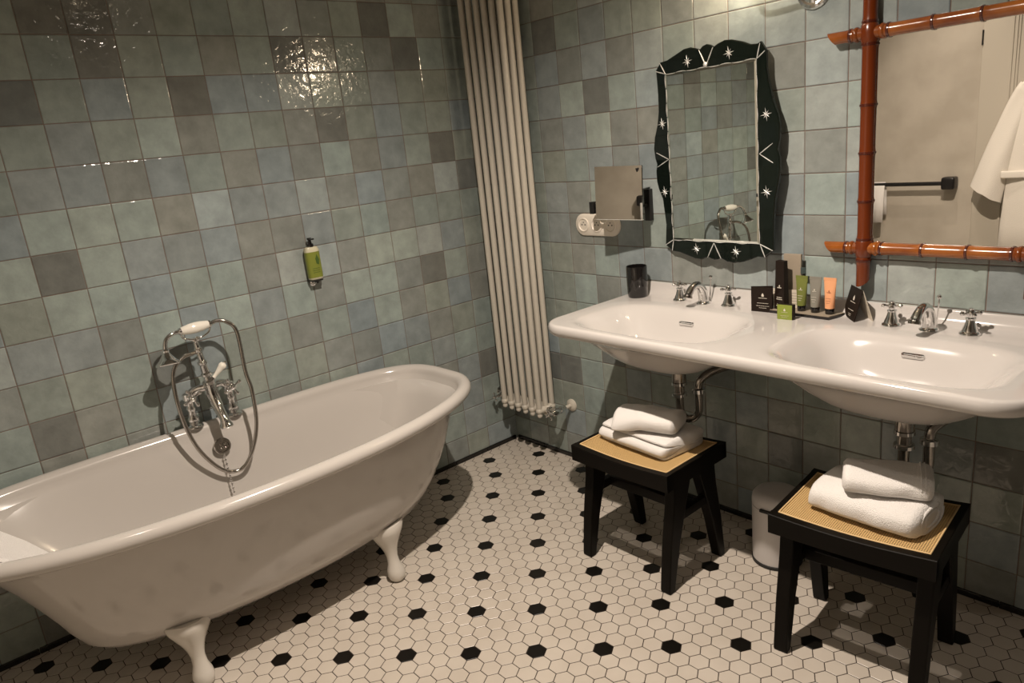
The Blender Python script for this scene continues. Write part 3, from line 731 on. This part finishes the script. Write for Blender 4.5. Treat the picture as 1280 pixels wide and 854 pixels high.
mb.prism(hp_, 0, .0006, M @ TR(.078,-.0076,.084) @ RX(90)); mb.build('corner_mark', blackm, mg)
sk = thing('wall_socket', 'white triple power socket plate with rounded ends under the magnifying mirror', 'socket', (.681, 0, 1.131))
def stadium(hx, hz, y, n=32):
    r0 = hz; out = []
    for k in range(n):
        a = 2*pi*(k+.5)/n; s_ = 1 if cos(a) > 0 else -1; out.append(V((s_*(hx-r0)+r0*cos(a), y, r0*sin(a))))
    return out
mb = MB(); mb.loft([stadium(.122,.046,-.006), stadium(.122,.046,-.014), stadium(.117,.041,-.018)]); mb.build('plate', plastic_w, sk)
for k in range(3):
    x = -.074+k*.074
    mb = MB(); M = axis_to((x,-.018,0), (0,-1,0)); mb.lathe([(.030,-.001),(.030,.003),(.0265,.0045),(.024,.003),(.022,-.0005),(.004,-.0007)], M, 32); w = mb.build('outlet', plastic_w, sk)
    for dx, dz, r0 in ((-.009,.0,.003), (.009,.0,.003), (0,.010,.0025)): mb = MB(); mb.lathe([(r0,0),(r0,.0012)], axis_to((x+dx,-.0176,dz), (0,-1,0)), 12); mb.build('pin_hole', rubber, w)

# ------------------------------------------------------------------ things on the washbasin
cup = thing('cup', 'black ceramic tumbler at the left end of the washbasin', 'cup', (.934, -.085, ZD-.002))
mb = MB(); mb.lathe([(.030,0),(.036,.002),(.039,.010),(.0405,.06),(.0405,.122),(.0395,.124),(.0375,.122),(.0375,.012),(.005,.010)], None, 40); mb.build('tumbler', blackc, cup)
card_b = mat('brown_card', (.011,.0055,.003), .5, spec=.25); card_w = mat('cream_card', (.62,.55,.45), .6); print_w = mat('white_print', (.62,.58,.50), .6); grey_card = mat('grey_card', (.30,.25,.19), .55)
g_tube = mat('olive_tube', (.145,.165,.035), .35); gr_tube = mat('grey_tube', (.21,.20,.17), .35); pk_tube = mat('peach_tube', (.72,.34,.17), .35); g_soap = mat('lime_box', (.22,.27,.04), .45)
def marks(mb, M, w, h, y=-.0006, logo=.72, lines=((.30,.7),(.20,.85),(.13,.55))):
    """small crest above a name line, then the lines of small print; local x across, z up"""
    zc = h*logo; r0 = w*.075
    pts = [(0, zc+r0*1.9), (r0*.9, zc+r0*.4), (r0*.7, zc-r0*.7), (-r0*.7, zc-r0*.7), (-r0*.9, zc+r0*.4)]
    mb.add([M @ V((x, y, z)) for x, z in pts], [(0,1,2,3,4)])
    def line(z, ww, t_):
        # broken into word-like dashes
        x = -ww/2
        k = 0
        while x < ww/2-1e-6:
            q = min(x+ww*(.11 if k % 3 else .17), ww/2); mb.add([M @ V(p) for p in ((x,y,z-t_),(q,y,z-t_),(q,y,z+t_),(x,y,z+t_))], [(0,1,2,3)]); x = q+ww*.025; k += 1
    line(zc-r0*1.7, w*.44, h*.010)
    for f_, ww in lines: line(h*f_, w*ww*.8, h*.008)
ZS = ZD-.0008
# folded brown card at left
o = thing('folded_card', 'dark brown folded card with white print left of the toiletries tray', 'card', (1.475, -.098, ZS), R(4))
M = Matrix.Identity(4)
mb = MB(); mb.box((-.038,-.001,0), (.036,.0,.086)); mb.box((-.038,.0,0),(-.036,.002,.086)); mb.build('front_leaf', card_b, o)
mb = MB(); mb.box((-.001,0,0), (.068,.0012,.086), M=TR(-.037,.001,0) @ RZ(22)); mb.build('back_leaf', card_b, o)
mb = MB(); marks(mb, TR(.003,-.0011,0), .066, .086, logo=.66, lines=((.36,.75),(.25,.85),(.17,.5))); mb.build('print', print_w, o)
# tray
o = thing('toiletries_tray', 'flat grey presentation tray with raised back card holding small toiletries', 'tray', (1.600, -.062, ZS))
mb = MB(); mb.prism([(-.085,.025),(-.098,-.036),(.108,-.044),(.128,.022)], .0, .010); mb.build('base', blackc, o, smooth=0)
mb = MB(); mb.prism([(-.084,.024),(-.097,-.035),(.107,-.043),(.127,.021)], .010, .0125); mb.build('top_card', grey_card, o, smooth=0)
mb = MB(); mb.box((-.080,.024,.010), (-.020,.034,.190), bev=.001); mb.build('back_card', grey_card, o)
mb = MB(); mb.box((-.020,.022,.128), (-.004,.026,.148)); mb.build('teal_tab', mat('teal_card', (.045,.065,.062), .5), o)
# white leaflet
o = thing('leaflet', 'small cream leaflet with grey lines standing behind the tall brown box', 'leaflet', (1.525, -.046, ZS+.0125), R(2))
mb = MB(); mb.box((-.040,0,0), (.050,.0015,.060)); mb.build('paper', card_w, o, smooth=0)
for x0 in (-.036, .026):
    mb = MB()
    for k in range(5): mb.add([(x0,-.0004,.012+k*.009),(x0+.02,-.0004,.012+k*.009),(x0+.02,-.0004,.0135+k*.009),(x0,-.0004,.0135+k*.009)], [(0,1,2,3)])
    mb.build('small_print', grey_card, o)
#,-.0004,.012+k*.009),(-.016,-.0004,.012+k*.009),(-.016,-.0004,.0135+k*.009),(-.036,-.0004,.0135+k*.009)], [(0,1,2,3)]); mb.add([(.026,-.0004,.012+k*.009),(.046,-.0004,.012+k*.009),(.046,-.0004,.0135+k*.009),(.026,-.0004,.0135+k*.009)], [(0,1,2,3)])
# tall brown box
o = thing('toiletry_box', 'tall slim dark brown box with white print standing on the tray', 'box', (1.534, -.074, ZS+.0125), R(-10))
mb = MB(); mb.loft([[V((-.020,-.013,0)),V((.018,-.013,0)),V((.018,.012,0)),V((-.020,.012,0))], [V((-.017,-.010,.162)),V((.015,-.010,.162)),V((.015,.008,.162)),V((-.017,.008,.162))]]); mb.build('carton', card_b, o, smooth=0)
mb = MB(); marks(mb, TR(-.001,-.0130,0) @ RX(-1.1), .036, .150, logo=.52, lines=((.27,.7),(.23,.8),(.12,.6),(.085,.8))); mb.build('print', print_w, o)
# three tubes
def toilet_tube(x, y, m, label, prm):
    o = thing('toiletry_tube', label, 'tube', (x, y, ZS+.0125), 0, 'small toiletry tubes standing on the tray')
    mb = MB(); mb.lathe([(.013,0),(.0138,.001),(.0138,.018),(.013,.019)], None, 28); mb.build('cap', blackc, o)
    mb = MB(); rings = []
    for k in range(13):
        t_ = k/12; a = .0145+.0055*t_; b = .0145*(1-t_)+.0012
        rings.append([V((a*cos(2*pi*q/28), b*sin(2*pi*q/28), .019+.088*t_)) for q in range(28)])
    mb.loft(rings); mb.box((-.0202,-.0013,.107), (.0202,.0013,.116)); mb.build('tube_body', m, o, smooth=60)
    mb = MB(); marks(mb, TR(0,-.0152,.02) @ RX(-8), .030, .088, logo=.62, lines=((.36,.7),(.27,.6),(.19,.4))); mb.build('print', prm, o)
    return o
toilet_tube(1.600, -.070, g_tube, 'olive green toiletry tube with black cap, leftmost on the tray', print_w)
toilet_tube(1.647, -.072, gr_tube, 'grey toiletry tube with black cap, between the green and peach tubes', print_w)
toilet_tube(1.694, -.072, pk_tube, 'peach toiletry tube with black cap, nearest the leaning brown card', mat('brown_print', (.35,.13,.06), .6))
# small lime soap box in front
o = thing('soap_box', 'small square lime green soap box in front of the tray', 'box', (1.588, -.148, ZS), R(3))
mb = MB(); mb.box((-.027,-.006,0), (.027,.008,.050), bev=.0006); mb.build('sleeve', card_b, o)
mb = MB(); mb.box((-.0262,-.0066,.001), (.0225,-.0058,.049)); mb.build('front_panel', g_soap, o, smooth=0)
mb = MB(); marks(mb, TR(-.002,-.0066,0), .048, .050, logo=.62, lines=((.27,.7),(.17,.5))); mb.build('print', print_w, o)
# leaning tent card
o = thing('tent_card', 'dark brown tilted tent card with white print right of the tray', 'card', (1.752, -.068, ZS), 0)
A = V((-.040,.046,0)); B = V((.030,-.026,0)); C_ = V((.047,-.009,.097)); D_ = V((-.018,.058,.097))
mb = MB(); nn = (B-A).cross(D_-A).normalized()*.0016; mb.loft([[A,B,C_,D_],[A+nn,B+nn,C_+nn,D_+nn]]); mb.build('front_leaf', card_b, o, smooth=0)
mb = MB(); E_ = V((.072,.004,0)); F_ = V((.010,.060,0)); mb.loft([[C_+nn,D_+nn,F_,E_],[C_,D_,F_-nn,E_-nn]]); mb.build('back_leaf', card_w, o, smooth=0)
u_ = (B-A).normalized(); w_ = ((D_-A)-u_*(D_-A).dot(u_)).normalized(); nz = u_.cross(w_)
M = Matrix(((u_.x, -nz.x, w_.x, 0),(u_.y, -nz.y, w_.y, 0),(u_.z, -nz.z, w_.z, 0),(0,0,0,1)))
side_sign = -1 if nz.y < 0 else 1
M = Matrix.Translation((A+B)/2 + u_*.004) @ M
mb = MB(); marks(mb, M, .085, .098, y=-.0024, logo=.66, lines=((.30,.6),(.17,.3),(.12,.25))); pr_o = mb.build('print', print_w, o)

# ------------------------------------------------------------------ stools
def make_stool(label):
    o = thing('stool', label, 'stool', (0,0,0), 0)
    hx, hy = .209, .166; zt_ = .442
    # seat frame: four rails with slightly dished top
    def dip(x): return -.010*cos(pi*x/(2*hx))**1.0
    N = 16
    def rail(a, b, w, inward):
        pass
    def zt2(x, y): return zt_+dip(x)
    mb = MB(); iw = .026
    def ringat(x):
        return None
    # front and back rails (run along x)
    for sgn in (-1, 1):
        rings = []
        for k in range(N+1):
            x = -hx+2*hx*k/N; y0, y1 = sgn*hy, sgn*(hy-iw)
            zb_ = zt_-.058-(.004*cos(pi*x/(2*hx)))
            rings.append([V((x,y0,zb_)), V((x,y0,zt2(x,0)-.002)), V((x,y0-sgn*.002,zt2(x,0))), V((x,y1,zt2(x,0))), V((x,y1,zb_))])
        mb.loft(rings)
    for sgn in (-1, 1):
        x0, x1 = sgn*hx, sgn*(hx-.020)
        mb.loft([[V((x0,y,zt_-.058)),V((x0,y,zt_-.002)),V((x0-sgn*.002,y,zt_)),V((x1,y,zt_-.002)),V((x1,y,zt_-.058))] for y in (-hy+.004, hy-.004)])
    mb.build('seat_frame', blackw, o, smooth=30)
    mb = MB(); ix, iy = hx-.0195, hy-.0255
    vs = []; fs = []; K = 20
    for k in range(K+1):
        x = -ix+2*ix*k/K
        for y in (-iy, iy):
            vs.append((x, y, zt2(x,0)-.0005))
        for y in (-iy, iy): vs.append((x, y, zt2(x,0)-.0014))
    for k in range(K):
        a = 4*k; fs += [(a,a+1,a+5,a+4),(a+2,a+6,a+7,a+3),(a,a+4,a+6,a+2),(a+1,a+3,a+7,a+5)]
    fs += [(0,2,3,1),(4*K,4*K+1,4*K+3,4*K+2)]
    mb.add(vs, fs); mb.build('cane_seat', cane, o, smooth=60)
    mb = MB()
    for sgn in (-1, 1):
        mb.tube([(-ix+2*ix*k/N, sgn*(iy-.001), zt2(-ix+2*ix*k/N,0)+.0006) for k in range(N+1)], .0022, 8)
        mb.tube([(sgn*(ix-.001), -iy, zt_-.0004), (sgn*(ix-.001), iy, zt_-.0004)], .0022, 8)
    mb.build('cane_border', cane_edge, o)
    lw = .040
    for sx in (-1, 1):
        for sy in (-1, 1):
            xo = sx*(hx-.012); xi = sx*(hx-.012-lw)
            if sx < 0: xo, xi = xi, xo
            xa, xb = min(xo, xi), max(xo, xi)
            foot_y = sy*.148; rings = []
            for z, yc, w in ((0, foot_y, .026), (.012, foot_y-sy*.001, .032), (.16, sy*.121, .050), (.30, sy*.086, .070), (.392, sy*.066, .092)):
                rings.append([V((xa,yc-w/2,z)), V((xb,yc-w/2,z)), V((xb,yc+w/2,z)), V((xa,yc+w/2,z))])
            mb = MB(); mb.loft(rings); mb.build('leg', blackw, o, smooth=20, bevel=.004)
    for sx in (-1, 1): xc_ = sx*(hx-.012-lw/2); mb = MB(); mb.box((xc_-.013,-.115,.238), (xc_+.013,.115,.270), bev=.003); mb.build('side_rail', blackw, o)
    mb = MB(); mb.box((-hx+.03,-.020,.236), (hx-.03,.020,.272), bev=.003); mb.build('stretcher', blackw, o)
    return o
s1 = make_stool('black wooden stool with cane seat under the left basin nearest the radiator'); s1.location = (1.224, -.432, 0)
s2 = copy_tree(s1); s2['label'] = 'black wooden stool with cane seat under the right basin beside the white bin'; s2.location = (1.977, -.425, 0); s2.rotation_euler = (0,0,R(5.5))
for q in (s1, s2): q['group'] = 'cane-seated stools under the washbasin'

# ------------------------------------------------------------------ folded towels
def flat_towel(L, w, h, name='folded_cloth', layers=4, bulge=.01, seed=0, droop=0., parent=None, taper=0.):
    """a folded towel: outer cloth wrapped round stacked layers"""
    th = h/layers; path = fold_path(w, layers, th*.97)
    prof = band(path, th*.90)
    nz = 26; rings = []
    for i in range(nz+1):
        t_ = i/nz; x = -L/2+L*t_; d_ = min(t_, 1-t_)*L; er = .016
        k = 1 if d_ > er else .86+.14*math.sqrt(max(0, 1-(1-d_/er)**2))
        ring = []
        for (y, z) in prof:
            nx_ = noise.noise(V((x*11+seed, y*11, z*20)))*.006; ny_ = noise.noise(V((x*9, y*9+seed, z*30+5)))*.005
            hump = bulge*(1-(2*y/w)**2)*(z/h)*(1-.6*(2*x/L)**2)
            zz = h/2+(z-h/2)*k+hump+ny_*.6*(z/h)
            yy = y*k*(1+taper*(x/L))+ny_
            if droop and y < 0: zz -= droop*max(0, (-y/w-.25))*max(0, .5-t_)*4*(z/h*0+1)
            ring.append(V((x+nx_*(1 if 0 < i < nz else 1.4), yy, zz)))
        rings.append(ring)
    mb = MB(); mb.loft(rings)
    o = mb.build(name, towel_m, parent, smooth=180, sub=1)
    return o
def wrap_towel(L, w, h, seed=0, rolled=True, parent=None, droop=0.):
    """plump towel: smooth outer cloth round the front and top, layered folds showing at one end"""
    nz = 30; rings = []; K = 44
    for i in range(nz+1):
        t_ = i/nz; x = -L/2+L*t_; d_ = min(t_, 1-t_)*L; er = .020
        k = 1 if d_ > er else .72+.28*math.sqrt(max(0, 1-(1-d_/er)**2))
        ring = []
        for q in range(K):
            a = 2*pi*q/K; c_, s_ = cos(a), sin(a)
            y = w/2*math.copysign(abs(c_)**.62, c_); z = h/2*math.copysign(abs(s_)**.70, s_)
            z += h*.10*cos(pi*y/w)*(1 if s_ > 0 else 0)
            nn = noise.noise(V((x*10+seed, y*9, z*9)))*.007+noise.noise(V((x*28, y*28+seed, z*28)))*.0022
            zz = h/2+z*k+(nn if s_ > -.3 else 0)
            if droop and c_ < 0: zz -= droop*max(0, .45-t_)*2*abs(c_)
            ring.append(V((x+nn*.6, y*k+nn, max(0, zz))))
        rings.append(ring)
    mb = MB(); mb.loft(rings); return mb.build('folded_cloth', towel_m, parent, smooth=180)
def spiral_end(parent, L, w, h, x, turns=2):
    """rolled edges of cloth layers seen at the end"""
    mb = MB()
    for k in range(turns):
        f_ = .80-.30*k; pts = []
        for q in range(25):
            a = -pi*.15+2*pi*.86*q/24; c_, s_ = cos(a+pi*.5), sin(a+pi*.5)
            pts.append((x, w/2*f_*math.copysign(abs(c_)**.7, c_), h/2+h/2*f_*math.copysign(abs(s_)**.8, s_)))
        mb.tube(pts, .0055, 8)
    return mb.build('cloth_edge', towel_m, parent, smooth=180)
ZST = .434
a = thing('folded_towel', 'larger folded white towel lying on the cane seat of the left stool', 'towel', (1.215, -.400, ZST), R(-5), 'folded white towels stacked on the stools')
flat_towel(.318, .205, .064, layers=4, bulge=.010, seed=3, parent=a)
b2 = thing('folded_towel', 'small folded white towel, topmost on the left stool', 'towel', (1.232, -.425, ZST+.072), R(15), 'folded white towels stacked on the stools')
wrap_towel(.232, .150, .058, seed=9, parent=b2, droop=.040)
c2 = thing('folded_towel', 'larger folded white towel lying on the cane seat of the right stool', 'towel', (1.993, -.420, ZST), R(-3), 'folded white towels stacked on the stools')
wrap_towel(.290, .205, .074, seed=21, parent=c2); spiral_end(c2, .29, .16, .074, .143, 2)
d2 = thing('folded_towel', 'small folded white hand towel, topmost on the right stool', 'towel', (2.018, -.412, ZST+.078), R(22), 'folded white towels stacked on the stools')
wrap_towel(.215, .150, .056, seed=33, parent=d2)
mb = MB()
for x in (.078, .088): mb.tube([(x, -.074*math.copysign(abs(cos(t_))**.62, -cos(t_)), .029+.030*abs(sin(t_))**.7+.0065*sin(t_)) for t_ in [pi*q/24 for q in range(1, 24)]], .0016, 6)
mb.build('woven_band', towel_m, d2)

# ------------------------------------------------------------------ pedal bin
bn = thing('pedal_bin', 'small white cylindrical pedal bin on the floor between the two stools', 'bin', (1.572, -.180, 0))
mb = MB(); mb.lathe([(.082,0),(.084,.002),(.084,.012),(.081,.014)], None, 48); mb.build('base_ring', rubber, bn)
mb = MB(); mb.lathe([(.081,.012),(.082,.02),(.082,.216),(.080,.217)], None, 48); mb.build('body', bin_m, bn)
mb = MB(); mb.lathe([(.078,.216),(.078,.2195),(.01,.2195)], None, 48); mb.build('seal', rubber, bn)
mb = MB(); mb.lathe([(.082,.2195),(.0825,.235),(.080,.250),(.072,.260),(.052,.267),(.02,.270),(.002,.2705)], None, 48, cap0=True); mb.build('lid', bin_m, bn, smooth=60)
mb = MB(); mb.box((-.018,-.090,.216), (.018,-.078,.226), M=RZ(2), bev=.002); mb.build('lid_catch', rubber, bn)
mb = MB(); mb.box((-.016,-.108,.002), (.016,-.076,.009), M=RZ(62), bev=.002); mb.build('pedal', rubber, bn)

# ------------------------------------------------------------------ things reflected from the front wall
tb = thing('towel_rail', 'black metal towel rail on the cream wall seen in the bamboo mirror', 'towel rail', (0, YF, 0))
mb = MB(); mb.tube([(.50,.062,.992),(1.145,.062,.992)], .012, 12); mb.build('bar', blackm, tb)
for x in (.52, 1.145):
    mb = MB(); mb.box((x-.042,.002,.950), (x+.042,.014,1.034), bev=.012) if False else mb.box((x-.036,.002,.956), (x+.036,.078,1.028), bev=.014); mb.build('mount', blackm, tb)
tw = thing('hand_towel', 'white hand towel hanging on the black rail seen in the bamboo mirror', 'towel', (.64, YF+.062, .992))
mb = MB(); rings = []
for i in range(19):
    x = -.13+.28*i/18; f_ = .005*sin(i*1.3)
    pts = [(-.026+f_*.3,-.19),(-.022+f_*.3,-.10),(-.016,-.02),(0,.0150),(.016,-.02),(.026+f_,-.10),(.034+f_,-.232)]
    rings.append([V((x+(.012*(-p[1])/.23 if False else 0), p[0], p[1])) for p in band(pts, .006)])
mb.loft(rings); mb.build('cloth', towel_m, tw, smooth=180)
# bathrobe
rb = thing('bathrobe', 'cream white bathrobe hanging on the door seen in the bamboo mirror', 'bathrobe', (1.62, YF+.085, 0))
def ell(cx, cy, ax_, ay, z, n=28, ph=0., amp=.0):
    return [V((cx+ax_*cos(2*pi*k/n)*(1+amp*sin(5*2*pi*k/n+ph)), cy+ay*sin(2*pi*k/n)*(1+amp*2*sin(4*2*pi*k/n+ph)), z)) for k in range(n)]
mb = MB(); mb.loft([ell(0,0,.20,.035,.45,ph=1,amp=.08), ell(0,0,.19,.04,.75,ph=1,amp=.07), ell(0,0,.175,.042,1.0,ph=.8,amp=.05), ell(0,0,.18,.045,1.2,ph=.5,amp=.04), ell(0,0,.185,.045,1.38,amp=.03), ell(0,0,.15,.038,1.50,amp=.02), ell(0,0,.07,.03,1.60), ell(0,0,.02,.015,1.66)])
mb.build('robe_body', robe_m, rb, smooth=180)
for sx in (-1, 1):
    mb = MB(); rings = []
    for k in range(19):
        t_ = k/18; cx = .10+.17*t_**.8; cz = 1.50-.57*t_; a1 = .050+.045*t_; a2 = .034+.016*t_
        dirv = V((sx*(.95-.45*t_), 0, -.35)).normalized(); out_ = V((sx*.85, 0, .52)).normalized()
        rings.append([V((sx*cx, 0, cz))+out_*a1*cos(2*pi*q/32)+V((0,1,0))*(a2*sin(2*pi*q/32)*(1+.16*sin(3*2*pi*q/32+t_*3)))+V((0,0,noise.noise(V((q*.4,k*.3,sx)))*.006)) for q in range(32)])
    mb.loft(rings, cap1=False)
    for k, rr_ in ((0, 1.0),):
        inner = [[V((sx*(.10+.17*t_**.8), 0, 1.50-.57*t_))+V((sx*.85,0,.52)).normalized()*(.044+.045*t_)*cos(2*pi*q/32)+V((0,1,0))*((.028+.016*t_)*sin(2*pi*q/32)) for q in range(32)] for t_ in (1.0, .8, .6)]
        mb.loft([rings[-1]]+inner, cap0=False, cap1=True)
    sl = mb.build('sleeve', robe_m, rb, smooth=180)
mb = MB(); mb.tube([(-.02,.045,1.56),(-.06,.055,1.35),(-.02,.056,1.10),(.0,.056,.80)], .017, 10, sm=4); mb.tube([(.02,.045,1.56),(.06,.055,1.35),(.02,.056,1.10)], .017, 10, sm=4); mb.build('collar', robe_m, rb)
mb = MB(); mb.box((-.19,.030,1.02), (.19,.056,1.06), bev=.008); mb.tube([(.02,.058,1.04),(.03,.064,.9),(.02,.062,.72)], .012, 10, sm=3); mb.build('belt', robe_m, rb)
hk = thing('robe_hook', 'black hook on the door carrying the bathrobe', 'hook', (1.62, YF, 1.68))
mb = MB(); mb.lathe([(.02,.013),(.02,.022),(.01,.024)], axis_to((0,0,0),(0,1,0)), 20); mb.tube([(0,.02,0),(0,.06,-.01),(0,.078,.012),(0,.08,.03)], .006, 10, sm=4); mb.build('peg', blackm, hk)

# ------------------------------------------------------------------ ceiling spots
spot_e = mat('spot_lens', (1,1,1), .4, emis=(1,.80,.55), es=18)
spotring = mat('spot_trim', (.7,.68,.64), .3)
def downlight(x, y, e, label, cone=125, aim=(0,0,-1)):
    o = thing('ceiling_spot', label, 'lamp', (x, y, HC), 0, 'recessed ceiling spots')
    mb = MB(); mb.lathe([(.030,-.002),(.042,-.006),(.045,-.003),(.045,.0)], None, 32, cap0=False, cap1=False); mb.build('trim_ring', spotring, o)
    mb = MB(); mb.lathe([(.029,-.002),(.001,-.003)], None, 24); mb.build('lens', spot_e, o)
    lt = bpy.data.lights.new('spot_lamp', 'SPOT'); lt.energy = e; lt.color = (1,.865,.735); lt.shadow_soft_size = .018; lt.spot_size = R(cone); lt.spot_blend = 1.0
    q = bpy.data.objects.new('spot_lamp', lt); COL.objects.link(q); q.parent = o; q.location = (0,0,-.03)
    q.rotation_euler = V(aim).to_track_quat('-Z', 'Y').to_euler()
    return o
downlight(1.52, -1.20, 140, 'ceiling spot above the middle of the floor', 155)
downlight(2.55, -1.45, 8, 'ceiling spot above the right end of the washbasin', 130)
downlight(1.15, -2.10, 20, 'added fill spot brightening the cream wall with the towel rail', 95, (0,-.50,-1))  # unseen extra spot, added to lift the front wall in the mirrors

# ------------------------------------------------------------------ camera, world, view
cam = bpy.data.cameras.new('camera'); co = bpy.data.objects.new('camera', cam); COL.objects.link(co)
cr_ = V((0.660215,0.74411087,-0.10205473)); cu = V((-0.13738393,0.25322932,0.95760147)); cd = V((-0.73840491,0.61820217,-0.26941467))
Mc = Matrix(((cr_.x,cu.x,-cd.x,2.73488899),(cr_.y,cu.y,-cd.y,-2.2600023),(cr_.z,cu.z,-cd.z,1.51385368),(0,0,0,1)))
co.matrix_world = Mc; cam.sensor_width = 36; cam.lens = 905.2207/1280*36; cam.clip_start = .02
S.camera = co
w = bpy.data.worlds.new('world'); S.world = w; w.use_nodes = True
w.node_tree.nodes['Background'].inputs[0].default_value = (1,.85,.68,1); w.node_tree.nodes['Background'].inputs[1].default_value = .0
S.view_settings.view_transform = 'Standard'; S.view_settings.look = 'None'; S.view_settings.gamma = 1; S.view_settings.use_curve_mapping = False
S.view_settings.exposure = .66
